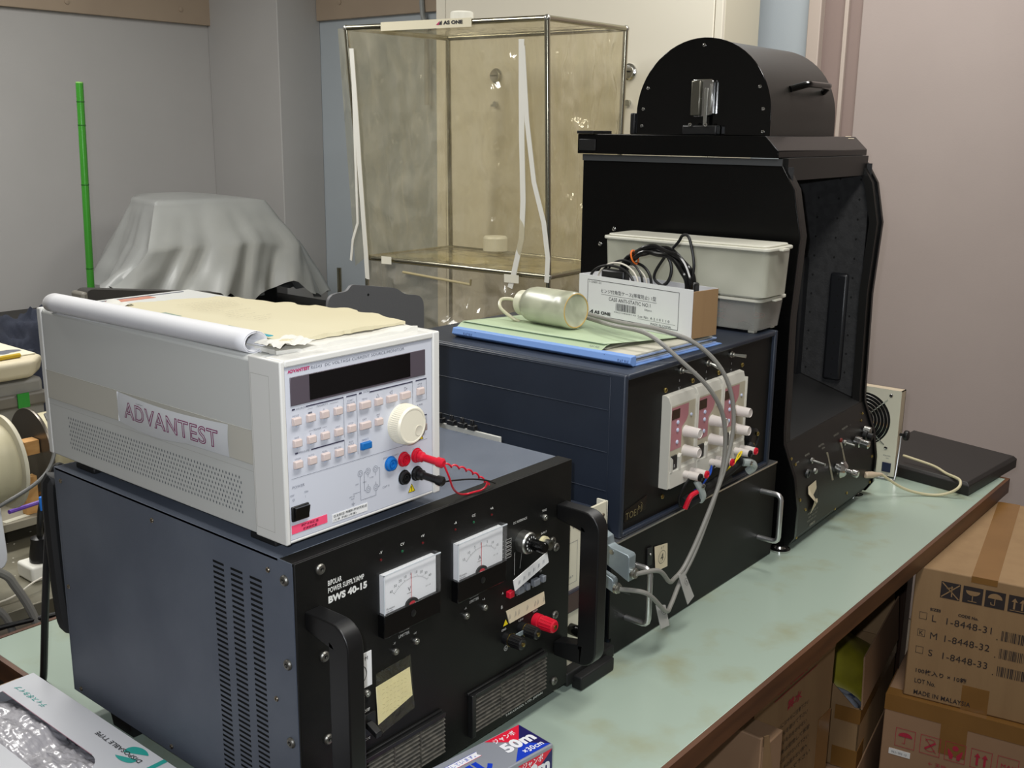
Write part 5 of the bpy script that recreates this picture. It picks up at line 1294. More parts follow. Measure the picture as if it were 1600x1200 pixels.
for i in range(20):
    a0, a1 = 2 * PI * i / 20, 2 * PI * (i + 1) / 20; p = lambda a: cs(.088 + .010 * math.cos(a), .076 + .017 * math.sin(a), .0068)
    k.add([p(a0), p(a1), p(a1) + Vector((.0010, 0, .0008)), p(a0) + Vector((.0010, 0, .0008))], [(0, 1, 2, 3)])
k.text('1', cs(.089, .070, .0070), X, cs(.089, .08) - cs(.089, .070), .011)
obj('handwriting', k, kprint, tg, smooth=False)
for x, y in ((.018, .0), (W - .022, .0), (.018, .44), (W - .022, .44)):
    obj('foot', MB(CF).lathe([(.021, .0003), (.021, .004), (.012, .006), (.009, .010)], (x - .02, y - .004 if y < .1 else y, 0), Z, 24), chrome_m, t)
put(scr_brs, t, cf(W + .0003, .03, .46), CF.to_3x3().to_4x4() @ ROTZ(90), 1.5)

# ================= fan unit =================
t = thing('fan_unit', 'cream upright fan unit with round chrome finger guard and loop stand beside the black chamber', 'fan', (2.47, .89, 0))
FX, fy0, fy1, fz0, fz1 = 2.440, .8225, .9750, .004, .2150
k = MB(); cy_, cz_, rF = .9080, .1350, .0700
# front plate with a round hole
n = 48; V = []; F = []
for i in range(n):
    a = 2 * PI * i / n; V.append((FX, cy_ + rF * math.cos(a), cz_ + rF * math.sin(a)))
def edge_pt(a):
    c, s = math.cos(a), math.sin(a); ts = []
    if c > 1e-6: ts.append((fy1 - cy_) / c)
    if c < -1e-6: ts.append((fy0 - cy_) / c)
    if s > 1e-6: ts.append((fz1 - cz_) / s)
    if s < -1e-6: ts.append((fz0 - cz_) / s)
    q_ = min(ts); return (FX, cy_ + q_ * c, cz_ + q_ * s)
angs = [2 * PI * i / n for i in range(n)]
rF = min(rF, fy1 - cy_ - .002)
V = [(FX, cy_ + rF * math.cos(a), cz_ + rF * math.sin(a)) for a in angs] + [edge_pt(a) for a in angs]
k.add(V, [(i, n + i, n + (i + 1) % n, (i + 1) % n) for i in range(n)])
for yy in (fy0, fy1):
    for zz in (fz0, fz1):
        aa = sorted(range(n), key=lambda i: (Vector(V[n + i]) - Vector((FX, yy, zz))).length)[:2]
        k.add([V[n + aa[0]], (FX, yy, zz), V[n + aa[1]]], [(0, 1, 2)])
obj('front_plate', k, mat('fan_cream', (226, 222, 202), .45), t, smooth=False)
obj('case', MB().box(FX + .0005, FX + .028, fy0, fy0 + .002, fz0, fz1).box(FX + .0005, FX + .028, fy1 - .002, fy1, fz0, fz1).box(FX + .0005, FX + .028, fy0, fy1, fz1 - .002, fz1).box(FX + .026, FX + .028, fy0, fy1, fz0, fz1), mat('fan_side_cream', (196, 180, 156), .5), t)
obj('fan_well', MB().cyl((FX + .002, cy_, cz_), (FX + .024, cy_, cz_), .0655, n=40), dark_m, t)
k = MB()
for r_ in (.012, .020, .028, .036, .044, .052, .060):
    P = [(FX - .006 + .00008 * 0 - .004 * (1 - (r_ / .062) ** 2), cy_ + r_ * math.cos(a), cz_ + r_ * math.sin(a)) for a in [2 * PI * i / 40 for i in range(40)]]
    k.tube(P, .0014, 6, closed=True)
for a in (45, 135, 225, 315):
    k.tube([(FX - .008, cy_ + .008 * math.cos(R(a)), cz_ + .008 * math.sin(R(a))), (FX - .006, cy_ + .06 * math.cos(R(a)), cz_ + .06 * math.sin(R(a))), (FX - .001, cy_ + .078 * math.cos(R(a)), cz_ + .078 * math.sin(R(a)))], .0013, 6)
obj('finger_guard', k, chrome_m, t)
k = MB()
for i in range(5):
    a = 2 * PI * i / 5; P = []
    V = [(FX + .008, cy_ + .016 * math.cos(a), cz_ + .016 * math.sin(a)), (FX + .008, cy_ + .060 * math.cos(a - .2), cz_ + .060 * math.sin(a - .2)), (FX + .018, cy_ + .060 * math.cos(a + .75), cz_ + .060 * math.sin(a + .75)), (FX + .018, cy_ + .016 * math.cos(a + .9), cz_ + .016 * math.sin(a + .9))]
    k.add(V + [(v[0] + .002, v[1], v[2]) for v in V], [(0, 1, 2, 3), (7, 6, 5, 4), (0, 4, 5, 1), (1, 5, 6, 2), (2, 6, 7, 3), (3, 7, 4, 0)])
k.cyl((FX + .004, cy_, cz_), (FX + .02, cy_, cz_), .018, n=24)
obj('fan_blades', k, blackp_m, t)
rs_ = ROTZ(-90)
for y, z in ((.8465, .2010), (.8475, .0720), (.9660, .201)): put(scr_chr, t, (FX - .0003, y, z), rs_)
sw = obj('rocker_switch', MB().box(FX - .004, FX, .8310, .8520, .0140, .0370), mat('dark_blue_rocker', (36, 44, 72), .3), t, bevel=.001)
k = MB(); k.text('POWER', (FX, .8520, .0520), NY, Z, .003, .018); k.text('ON', (FX, .8450, .0460), NY, Z, .003); k.text('OFF', (FX, .8440, .0060), NY, Z, .003)
obj('lettering', k, gprint, t, smooth=False)
obj('stand', MB().tube([(FX + .012, fy0 - .004, .105), (FX + .004, fy0 - .005, .060), (FX - .012, fy0 - .006, .0032), (FX - .020, fy0 + .002, .0030), (FX - .024, .90, .0030), (FX - .020, fy1, .0030), (FX - .010, fy1 + .006, .0035), (FX + .012, fy1 + .004, .105)], .0026, 8, 5), alu_m, t)
k = MB(); k.lathe([(.0035, 0), (.0035, .010), (.0115, .011), (.0125, .015), (.0115, .020), (.005, .021)], (FX + .014, fy0, .108), NY, 12)
obj('tilt_knob', k, blackp_m, t)
# cream cable from the console plug to the fan unit
pl = cskin(.392, .040)
o = obj('cream_cable', MB().tube([pl + Vector((.045, -.020, -.004)), (2.330, .765, .020), (2.362, .727, .0050), (2.385, .690, .0060), (2.402, .664, .022), (2.425, .668, .0355), (2.455, .708, .0355), (2.478, .745, .0400), (2.485, .800, .046), (2.490, .8210, .047)], .0032, 9, 9), mat('cream_cord', (206, 196, 160), .45))
tag(o, 'cream cord looping from the console plug over the black slab to the fan unit', 'cord')
obj('cable_plug', MB().lathe([(.0055, 0), (.0075, .003), (.0078, .022), (.0052, .034), (.0038, .050)], pl, Vector((.90, -.42, -.10)), 16), mat('pinkish_cream_plug', (206, 186, 160), .45), o)
# black slab
t = thing('black_slab', 'flat black slab with bevelled edge lying on the far end of the table behind the fan unit', 'slab', (2.58, .77, 0))
k = MB(); P = [(2.4290, .6470), (2.7300, .6230), (2.8000, .9060), (2.4800, .9160)]
P_ = [(2.436, .654), (2.725, .631), (2.793, .900), (2.487, .909)]
V = [(p[0], p[1], .001) for p in P] + [(p[0], p[1], .024) for p in P] + [(p[0], p[1], .031) for p in P_]
k.add(V, [(3, 2, 1, 0), (8, 9, 10, 11)] + [(j * 4 + i, j * 4 + (i + 1) % 4, (j + 1) * 4 + (i + 1) % 4, (j + 1) * 4 + i) for j in range(2) for i in range(4)])
obj('plate', k, mat('slab_black', (34, 31, 30), .5, bump=.05, bscale=300), t, bevel=.0015)

# ================= things in front on and beside the table =================
FF = fr((.9525, .7100, .0500), -7.0)
t = thing('wrap_box', 'silver, red and blue printed box of kitchen wrap in front of the power supply', 'box', (.85, .76, 0))
silver_m = mat('silver_card', (160, 164, 174), .35, .25)
obj('carton', MB(FF).box(-.315, 0, 0, .0635, -.0495, 0), silver_m, t, bevel=.0012)
k = [MB(FF), MB(FF), MB(FF), MB(FF)]
def wrapface(o, u, v, H_):
    o = Vector(o); u = Vector(u); v = Vector(v); a, b = -.0615, -.0015; c_ = ((a + b) / 2 + .002, H_ * .50)
    k[0].flat(o, u, v, [(a, H_ - .0025), c_, (b, H_ - .0025)][::1], .0003)
    k[1].flat(o, u, v, [(b, H_ - .0025), c_, (b, .003)], .0003)
    k[2].flat(o, u, v, [(b, .003), c_, (a, .003)][::1], .0003)
    k[3].text('ジャンボ', o + u * -.0540 + v * (H_ * .74), u, v, .0098, .0360, off=.0006, bold=.02)
    k[3].text('50m', o + u * -.0560 + v * (H_ * .345), u, v, .0200, .0500, off=.0007, bold=.05)
    k[3].text('×30cm', o + u * -.0400 + v * (H_ * .115), u, v, .0095, .0320, off=.0006, bold=.02)
wrapface((0, 0, 0), X, Y, .0635); wrapface((0, 0, -.0495), X, Z, .0470)
rm_, nv_, bl_, wh_ = mat('wrap_red', (226, 30, 60), .4), mat('wrap_navy', (30, 26, 92), .4), mat('wrap_blue', (20, 60, 190), .4), mat('wrap_white', (240, 240, 245), .4)
obj('red_print', k[0], rm_, t, smooth=False); obj('navy_print', k[1], nv_, t, smooth=False); obj('blue_print', k[2], bl_, t, smooth=False)
k[3].flat((0, 0, 0), X, Y, [(-.250, .0420), (-.0830, .0420), (-.0860, .0470), (-.0830, .0520), (-.250, .0520)], .0003)
obj('white_print', k[3], wh_, t, smooth=False)
q = MB(FF); q.rect((0, 0, 0), X, Y, -.250, -.0830, .0520, .0526, .0004); q.text('を使用しています。', (-.1500, .0436, 0), X, Y, .0070, .0600, off=.0006)
q.text('サランラップ'[:0] + 'ホイル', (-.200, .008, 0), X, Y, .0300, .1150, off=.0005, bold=.05)
obj('blue_lettering', q, bl_, t, smooth=False)
q = MB(FF); q.rect((0, 0, 0), X, Y, -.250, -.0830, .0414, .0420, .0004); q.rect((0, 0, 0), X, Y, -.250, -.155, .0425, .0515, .0005)
obj('red_stripe', q, rm_, t, smooth=False)

t = thing('disposable_box', 'white windowed carton marked DISPOSABLE TYPE, crinkled clear bag showing, at the lower left', 'box', (.45, 1.2, -.04))
BF = fr((.6203, 1.3930, .040), 0)
xw0, xw1, yw0, yw1 = .511, .5725, 1.110, 1.375
k = MB(); zT, zB = .040, -.040; bx0, bx1, by0, by1 = .36, .6250, .93, 1.3930
gw = mat('gloss_white_card', (206, 208, 214), .3)
# top with window (rounded near end)
arcp = [(xw1, yw0 + .03)] + [((xw0 + xw1) / 2 + (xw1 - xw0) / 2 * math.cos(R(a)), yw0 + .03 - .03 * math.sin(R(a))) for a in range(10, 171, 10)] + [(xw0, yw0 + .03)]
k.poly([(xw1, by0, zT), (bx1, by0, zT), (bx1, by1, zT), (xw1, by1, zT)]); k.poly([(bx0, by0, zT), (xw0, by0, zT), (xw0, by1, zT), (bx0, by1, zT)])
for i in range(len(arcp) - 1):
    a, b = arcp[i + 1], arcp[i]; k.poly([(a[0], by0, zT), (b[0], by0, zT), (b[0], b[1], zT), (a[0], a[1], zT)])
k.poly([(xw0, yw1, zT), (xw1, yw1, zT), (xw1, by1, zT), (xw0, by1, zT)])
k.box(bx0, bx1, by0, by0 + .002, zB, zT - .0004).box(bx0, bx1, by1 - .002, by1, zB, zT - .0004).box(bx0, bx0 + .002, by0, by1, zB, zT - .0004).box(bx1 - .002, bx1, by0, by1, zB, zT - .0004).box(bx0, bx1, by0, by1, zB, zB + .002)
obj('carton', k, gw, t, smooth=False)
obj('raw_edge', MB().box(bx0, bx1 - .02, by1, by1 + .0012, zT - .003, zT + .0002), card_m, t)
k = MB()
k.text('DISPOSABLE TYPE', (.6060, 1.0800, zT), Y, NX, .0065, .1020, off=.0008, bold=.01)
obj('black_lettering', k, kprint, t, smooth=False)
tl_m = mat('teal_print', (20, 158, 150), .5)
k = MB()
P = [(.012 * math.cos(R(a)), .020 * math.sin(R(a))) for a in range(-50, 131, 12)]; k.flat((.6090, 1.1000, zT), X, Y, P, .0004)
P = [(.010 * math.cos(R(a)), .020 * math.sin(R(a))) for a in range(140, 301, 12)]; k.flat((.5990, 1.1060, zT), X, Y, P, .0004)
k.rect((0, 0, zT), X, Y, .5760, bx1, 1.0560, 1.0640, .0004)
k.text('ディスポタイプ', (.5950, 1.2930, zT), Y, NX, .0085, .0790, off=.0006, bold=.01)
obj('teal_lettering', k, tl_m, t, smooth=False)
k = MB(); k.outline((0, 0, zT), X, Y, xw1 - .0004, xw1 + .0006, yw0 + .03, yw1, .0006, .0003)
obj('window_edge', k, mat('mauve_line', (170, 120, 140), .5), t, smooth=False)
bagm = mat('crinkled_film', (186, 184, 190), .30, .0, var=(126, 126, 142), scale=14, amt=.9, bump=.6, bscale=150, stretch=(1, .35, 1), coat=.6)
k = MB()
def bag(u, v):
    x, y = xw0 - .02 + (xw1 - xw0 + .036) * u, yw0 - .02 + (yw1 - yw0 + .02) * v
    b = max(0, math.sin(PI * u)) ** .15 * (.72 + .28 * abs(math.sin(v * 7.0)))
    return (x, y, .008 + .027 * b + .012 * noise.noise(Vector((x * 40, y * 22, 2.2))) + .003 * noise.noise(Vector((x * 190, y * 120, 5))))
k.grid(bag, 46, 90)
o = obj('plastic_bag', k, bagm, None, ang=60); tag(o, 'crinkled shiny clear bag of grey contents inside the white windowed carton', 'bag')

# ================= cartons in front of and under the table =================
def carton(P, deg, L, D, H, lab, m, nm='carton', grp='brown cartons in front of and under the work table'):
    # P = top near-left corner; local x along the visible face, local y away into depth
    F = fr(P, deg); t = thing(nm, lab, 'box', (P[0], P[1], P[2] - H), deg, grp)
    obj('card_body', MB(F).box(0, L, 0, D, -H, 0), m, t, bevel=.003)
    return t, F
Pc = (2.0400, .6250, -.0370)
t, F = carton(Pc, -80.0, .430, .500, .2850, 'top brown carton of the stack at the right, printed with sizes L M S', card_m)
o = Vector(F.translation); U = F.to_3x3() @ X
s_ = 1.03
k = MB(); o0 = o - Z * 0
def ZZ(z): return (z + .0100) * s_
k2_ = MB()
for i, u0 in enumerate((.0484, .0880, .1270, .1673)):
    u0 *= s_; w_ = .0350 * s_; z1 = ZZ(-.0310); z0 = z1 - .0345
    k.rect(o, U, Z, u0, u0 + w_, z0, z1, .0008)
    c_ = ((u0 + u0 + w_) / 2, (z0 + z1) / 2)
    O_ = .0014; q = k2_
    if i == 0:
        q.line(o, U, Z, (u0 + .002, z1 - .002), (u0 + w_ - .002, z0 + .002), .0022, O_); q.line(o, U, Z, (u0 + w_ - .002, z1 - .002), (u0 + .002, z0 + .002), .0022, O_)
        q.line(o, U, Z, (c_[0] + .002, c_[1] + .010), (c_[0] + .003, c_[1] - .012), .0022, O_); q.line(o, U, Z, (c_[0] - .007, c_[1] + .004), (c_[0] + .004, c_[1] + .008), .0022, O_)
    elif i == 1:
        q.flat(o, U, Z, [(c_[0] - .013 * math.cos(R(a)), c_[1] + .009 - .010 * math.sin(R(a))) for a in range(0, 181, 15)], O_)
        q.rect(o, U, Z, c_[0] - .0008, c_[0] + .0008, c_[1] - .012, c_[1] + .001, O_); q.rect(o, U, Z, c_[0] - .008, c_[0] + .008, c_[1] - .0135, c_[1] - .012, O_)
    elif i == 2:
        q.flat(o, U, Z, [(c_[0] + .013 * math.cos(R(a)), c_[1] + .002 + .011 * math.sin(R(a))) for a in range(0, 181, 15)], O_)
        q.rect(o, U, Z, c_[0] - .0008, c_[0] + .0008, c_[1] - .011, c_[1] + .003, O_); q.line(o, U, Z, (c_[0], c_[1] - .0110), (c_[0] - .006, c_[1] - .0110), .0018, O_); q.line(o, U, Z, (c_[0] - .006, c_[1] - .0110), (c_[0] - .007, c_[1] - .006), .0018, O_)
    else:
        for dx in (-.007, .007):
            q.rect(o, U, Z, c_[0] + dx - .0016, c_[0] + dx + .0016, c_[1] - .011, c_[1] + .005, O_); q.flat(o, U, Z, [(c_[0] + dx - .0055, c_[1] + .004), (c_[0] + dx + .0055, c_[1] + .004), (c_[0] + dx, c_[1] + .012)], O_)
        q.rect(o, U, Z, c_[0] - .014, c_[0] + .014, c_[1] - .0140, c_[1] - .0128, O_)
obj('pictogram_reliefs', k2_, card_m, t, smooth=False)
k.text('SIZES', o + U * .0345 + Z * ZZ(-.0960), U, Z, .0062, .0200, off=.0008, bold=.04); k.text('CODE No.', o + U * .0870 + Z * ZZ(-.0965), U, Z, .0062, .0370, off=.0008, bold=.04)
for i, (a, n_) in enumerate((('L', '31'), ('M', '32'), ('S', '33'))):
    z = ZZ(-.1170 - i * .0365)
    k.outline(o, U, Z, .0155, .0300, z, z + .0150, .0008, .0008)
    if a == 'M': k.text('K', o + U * .0190 + Z * (z + .003), U, Z, .0090, .0075, off=.0008)
    k.text(a, o + U * .0400 + Z * (z - .001), U, Z, .0140, off=.0008); k.text('1-8448-' + n_, o + U * .0670 + Z * (z - .001), U, Z, .0140, .0830, off=.0008)
    k.bars(o, U, Z, .1680, .2350, z - .010, z + .011, 7 + i, .0008); k.rect(o, U, Z, .1600, .1620, z - .010, z - .008, .0008)
k.text('100枚入り × 10箱', o + U * .0200 + Z * ZZ(-.2320), U, Z, .0110, .0960, off=.0008, bold=.02)
k.text('LOT No.', o + U * .0200 + Z * ZZ(-.2540), U, Z, .0100, .0400, off=.0008, bold=.015)
k.text('MADE IN MALAYSIA', o + U * .0205 + Z * ZZ(-.2790), U, Z, .0100, .1080, off=.0008, bold=.015)
obj('carton_print', k, mat('carton_black', (44, 36, 36), .7), t, smooth=False)
k = MB(F); k.box(.1030, .1500, -.0006, .5, 0, .0006); k.box(.1030, .1500, -.0007, 0, -.012, .0006); k.box(.110, .160, -.0007, 0, -.285, -.232)
obj('packing_tape', k, packtape_m, t)
Pl = (2.0240, .6530, -.3230)
t, F = carton(Pl, -81.0, .450, .480, .4170, 'lower brown carton of the stack at the right, with red handling symbols', card2_m)
o = Vector(F.translation); U = F.to_3x3() @ X
k = MB(F); k.box(-.0006, .4506, -.0007, 0, -.0350, .0006).box(-.0006, .4506, 0, .030, 0, .0006).box(-.0007, 0, -.0006, .12, -.035, .0006).box(.1110, .1610, -.0009, 0, -.100, -.030)
obj('packing_tape', k, packtape_m, t)
k = MB(); s_ = 1.035
for i, u0 in enumerate((.0257, .0729, .1191, .1660, .2130)):
    u0 *= s_; z1 = -.0690; z0 = z1 - .0420; w_ = .0390
    k.outline(o, U, Z, u0, u0 + w_, z0, z1, .0010, .0012); c_ = (u0 + w_ / 2, (z0 + z1) / 2)
    if i == 0:
        k.flat(o, U, Z, [(c_[0] + .014 * math.cos(R(a)), c_[1] + .003 + .010 * math.sin(R(a))) for a in range(0, 181, 15)], .0012); k.rect(o, U, Z, c_[0] - .0006, c_[0] + .0006, c_[1] - .012, c_[1] + .003, .0012); k.line(o, U, Z, (c_[0], c_[1] - .012), (c_[0] - .005, c_[1] - .011), .001, .0012)
    elif i == 1:
        k.line(o, U, Z, (c_[0] - .010, c_[1] + .014), (c_[0] + .012, c_[1] - .014), .0012, .0012); k.line(o, U, Z, (c_[0] + .010, c_[1] + .008), (c_[0] - .010, c_[1] - .009), .004, .0012)
        for (a0, a1, cz2) in ((0, 180, .009), (180, 360, -.008)):
            for a in range(a0, a1, 20): k.line(o, U, Z, (c_[0] + .009 * math.cos(R(a)), c_[1] + cz2 + .005 * math.sin(R(a))), (c_[0] + .009 * math.cos(R(a + 20)), c_[1] + cz2 + .005 * math.sin(R(a + 20))), .0012, .0012)
    elif i == 2:
        k.flat(o, U, Z, [(c_[0] + .006 * math.cos(R(a)), c_[1] + .009 + .006 * math.sin(R(a))) for a in range(0, 360, 30)], .0012)
        for sgn in (-1, 1): k.flat(o, U, Z, [(c_[0] + sgn * .0145, c_[1] + .006), (c_[0] + sgn * .011, c_[1] + .004), (c_[0] + sgn * .003, c_[1] - .006), (c_[0] + sgn * .004, c_[1] - .016), (c_[0] + sgn * .009, c_[1] - .016), (c_[0] + sgn * .013, c_[1] - .006)][::-sgn], .0012)
    elif i == 3:
        for dx in (-.007, .007):
            k.rect(o, U, Z, c_[0] + dx - .0022, c_[0] + dx + .0022, c_[1] - .014, c_[1] + .005, .0012); k.flat(o, U, Z, [(c_[0] + dx - .0058, c_[1] + .004), (c_[0] + dx + .0058, c_[1] + .004), (c_[0] + dx, c_[1] + .013)], .0012)
    else: k.text('MAX', o + U * (c_[0] - .012) + Z * (c_[1] - .004), U, Z, .009, off=.0012)
k.text('← 天地 →', o + U * .095 + Z * -.135, U, Z, .010, off=.0010)
obj('red_symbols', k, mat('red_print', (176, 42, 66), .6), t, smooth=False)
lb = MB(F); lb.box(.0165, .0590, -.0009, 0, -.1330, -.1200)
l_ = obj('address_label', lb, paper_m, t)
k = MB(); k.text('9321202 13', o + U * .022 + Z * -.1290, U, Z, .0045, .030, off=.0014); obj('label_print', k, gprint, l_, smooth=False)
# open carton with bags
Po = (1.938, .672, -.330)
F = fr(Po, 9.0); t = thing('carton', 'open brown carton under the table edge holding yellow and white bags', 'box', (1.938, .672, -.47), 9.0, 'brown cartons in front of and under the work table')
L_, D_, H_ = .36, .26, .140; th = .003
k = MB(F); k.box(0, L_, 0, th, -H_, 0).box(0, L_, D_ - th, D_, -H_, 0).box(0, th, 0, D_, -H_, 0).box(L_ - th, L_, 0, D_, -H_, 0).box(0, L_, 0, D_, -H_, -H_ + th)
obj('card_body', k, card_m, t)
def flap(a, b, d, m, h=th, cut=.03):
    a, b, d = Vector(a), Vector(b), Vector(d); n = (b - a).cross(d).normalized() * h; i = (b - a) * cut
    V = [a, b, b + d - i, a + d + i]; V += [v + n for v in V]
    k = MB(F); k.add(V, [(3, 2, 1, 0), (4, 5, 6, 7), (0, 1, 5, 4), (1, 2, 6, 5), (2, 3, 7, 6), (3, 0, 4, 7)]); return obj('flap', k, m, t)
flap((0, 0, 0), (L_, 0, 0), (0, .006, .110), card2_m); flap((L_, 0, 0), (L_, D_, 0), (.05, 0, .105), card_m, cut=.1); flap((0, D_, 0), (0, .01, 0), (.012, .0, .085), card_m, cut=.42)
k = MB(F); k.box(-.0008, L_ + .0008, -.0009, 0, -.0340, -.002).box(-.0009, 0, 0, .05, -.0340, -.002).box(-.0008, .06, -.0009, 0, -.14, -.095).box(-.0009, 0, 0, .05, -.14, -.095)
obj('packing_tape', k, packtape_m, t)
def lump(F, x0, x1, y0, y1, z0, h, sd, nm, m, lab, cat):
    k = MB(F); k.grid(lambda u, v: (x0 + (x1 - x0) * u, y0 + (y1 - y0) * v, z0 + h * (math.sin(PI * u) * math.sin(PI * v)) ** .5 + .022 * noise.noise(Vector((u * 3, v * 3, sd))) * min(1, 8 * min(u, 1 - u, v, 1 - v))), 24, 24)
    o = obj(nm, k, m, ang=70); s = o.modifiers.new('solid', 'SOLIDIFY'); s.thickness = .004; tag(o, lab, cat); return o
lump(F, .105, .352, .010, .25, -.050, .100, 1.3, 'yellow_bag', mat('yellow_bag', (176, 166, 44), .45, var=(112, 104, 30), scale=12, amt=.7), 'yellow plastic bag in the open carton under the table edge', 'bag')
lump(F, .008, .105, .008, .25, -.050, .062, 4.3, 'white_bag', mat('white_blue_bag', (186, 192, 206), .4, var=(40, 60, 110), scale=26, amt=.9, lo=.6, hi=.64), 'white bag with dark blue print beside the yellow bag in the open carton', 'bag')
t, F2 = carton((1.925, .668, -.4720), 9.0, .38, .28, .268, 'plain brown carton on the floor under the open carton', card2_m)
k = MB(F2); k.box(-.0006, .3806, -.0008, 0, -.20, -.16); obj('packing_tape', k, packtape_m, t)
t, F2 = carton((2.43, .86, -.130), 0, .27, .30, .610, 'greyish brown carton deep under the far end of the work table', card2_m)
t, F = carton((1.4850, .690, -.150), 0, .335, .36, .5900, 'tall brown carton under the table with red and black Japanese printing', card_m)
obj('top_flap', MB(F).box(0, .335, 0, .003, 0, .110), card_m, t)
o = Vector(F.translation)
k = MB(); k.text('ご注意', o + Vector((.075, 0, .004)), X, Z, .030, .180, off=.001, bold=.02); k.text('禁水', o + Vector((.130, 0, -.045)), X, Z, .020, .060, off=.001, bold=.02); k.rect(o, X, Z, .075, .250, -.004, -.0025, .001)
obj('red_print', k, mat('red_print', (176, 42, 66), .6), t, smooth=False)
k = MB()
for i, s in enumerate(('取扱いには十分ご注意下さい', '直射日光を避けて下さい', '上に重いものをのせない', '開封後は密閉して保管', '火気に近づけないで下さい', '子供の手の届かない所へ', '倒さないで下さい')):
    k.text(s, o + Vector((.075 + .004 * i, 0, -.070 - i * .019)), X, Z, .0095, .150 - .006 * (i % 3), off=.001)
obj('black_print', k, mat('carton_black', (44, 36, 36), .7), t, smooth=False)
k = MB(F); k.box(.280, .3358, -.0008, 0, -.5, -.13); obj('packing_tape', k, packtape_m, t)
# small open carton nearest the camera
F = fr((1.392, .628, -.115), 0); t = thing('carton', 'pinkish brown open carton with a folded flap, nearest under the table edge', 'box', (1.392, .628, -.74), 0, 'brown cartons in front of and under the work table')
obj('card_body', MB(F).box(-.008, .0, .0, .30, -.625, 0).box(0, .070, .0, .30, -.625, -.02), card2_m, t, bevel=.002)
obj('flap', MB(F).add([(.0, -.0005, 0), (.012, -.003, -.002), (.070, -.004, -.200), (.0, -.0005, -.220), (.0, .002, 0), (.012, 0, -.002), (.07, 0, -.200), (.0, .002, -.22)], [(0, 1, 2, 3)[::-1], (4, 5, 6, 7), (0, 4, 5, 1), (1, 5, 6, 2), (2, 6, 7, 3)]), card_m, t, fixn=True)

# ================= clear plastic clean booth behind =================
t = thing('clean_booth', 'box-shaped booth of clear plastic film on a thin steel pipe frame, behind the instruments', 'booth', (2.60, 2.20, -.05))
TN, TL, TR, TB = Vector((2.3546, 1.83, 1.095)), Vector((2.257, 2.5204, 1.095)), Vector((2.724, 1.8235, 1.095)), Vector((2.6895, 2.5048, 1.095))
BN, BL, BR, BB = Vector((2.3823, 1.83, .3947)), Vector((2.3464, 2.5483, .3947)), Vector((2.76, 1.86, .3947)), Vector((2.760, 2.560, .3947))
pipe_m = mat('steel_pipe', (168, 164, 146), .22, 1.0)
for a, b in ((TN, TL), (TN, TR), (TL, TB), (TR, TB), (BN, BL), (BN, BR), (BL, BB), (BR, BB), (TN, BN), (TL, BL), (TR, BR), (TB, BB)):
    obj('frame_pipe', MB().cyl(a, b, .0080, n=14), pipe_m, t)
for a in (BN, BL, BR, BB):
    obj('leg', MB().cyl(a, Vector((a.x, a.y, -.050)), .0065, n=12), pipe_m, t)
for a in (TN, TL, TR, TB, BN, BL, BR, BB):
    obj('corner_joint', MB().sphere(a, .0100, 8), steel_m, t)
fm = film('booth_film', (243, 239, 226), (216, 209, 186), .16, 12, .45, (1, 1, .40), .06)
fm2 = film('booth_film_lower', (220, 214, 200), (160, 153, 136), .40, 9, .30, (1, 1, .3), .12)
def sheet3(a, b, c, d, m, nm, sd, out, amp=.020, nu=70, nv=80, par=None):
    # sagging film between four corners a-b (top) and d-c (bottom)
    a, b, c, d = map(Vector, (a, b, c, d)); n = (b - a).cross(d - a).normalized() * out
    def fn(u, v):
        p = a.lerp(b, u).lerp(d.lerp(c, u), v)
        e = min(1, 6 * min(u, 1 - u, v, 1 - v)) 
        w = noise.noise(Vector((u * 5 + sd, v * 1.6, sd))) - .55 * abs(noise.noise(Vector((u * 6 + v * 4 + sd, v * 5 - u * 3, sd + 4)))) - .4 * abs(noise.noise(Vector((u * 9 - v * 7 + sd, v * 6 + u * 4, sd + 14)))) + .5 * noise.noise(Vector((u * 13, v * 3.5 + sd, 1))) + .25 * noise.noise(Vector((u * 4 + v * 9, v * 11 - u * 6, sd)))
        r = abs(noise.noise(Vector((u * 3 + v * 3.5, u * 2 - v * 2, sd + 9)))) 
        return p + n * (amp * e * (w + 1.4 * (.3 - r)) + .004)
    k = MB(); k.grid(fn, nu, nv); return obj(nm, k, m, par or t, ang=80)
sheet3(TN, TL, BL, BN, fm, 'film_panel', 1.0, 1); sheet3(TN, TR, BR, BN, fm, 'film_panel', 3.0, -1); sheet3(TL, TB, BB, BL, fm, 'film_panel', 5.0, -1); sheet3(TR, TB, BB, BR, fm, 'film_panel', 7.0, -1)
sheet3(TN, TR, TB, TL, fm, 'film_panel', 8.0, 1, .006, 20, 20); sheet3(BN, BR, BB, BL, film('booth_floor_film', (214, 204, 160), (196, 184, 138), .45, 6, .2, (1, 1, 1), .12), 'film_floor', 9.0, 1, .012, 20, 20)
LN, LL = Vector((BN.x, BN.y, -.045)), Vector((BL.x, BL.y, -.045))
sheet3(BN, BL, LL, LN, fm2, 'film_skirt', 2.2, 1, .030); sheet3(BN, BR, Vector((BR.x, BR.y, -.045)), LN, fm2, 'film_skirt', 4.2, -1, .025)
# flap margins beyond the pipes
d_ = (TL - TN).normalized()
sheet3(TL + d_ * .002, TL + d_ * .030, BL + d_ * .045 + Vector((0, 0, -.03)), BL + d_ * .002, fm, 'film_margin', 6.0, 1, .008, 6, 40)
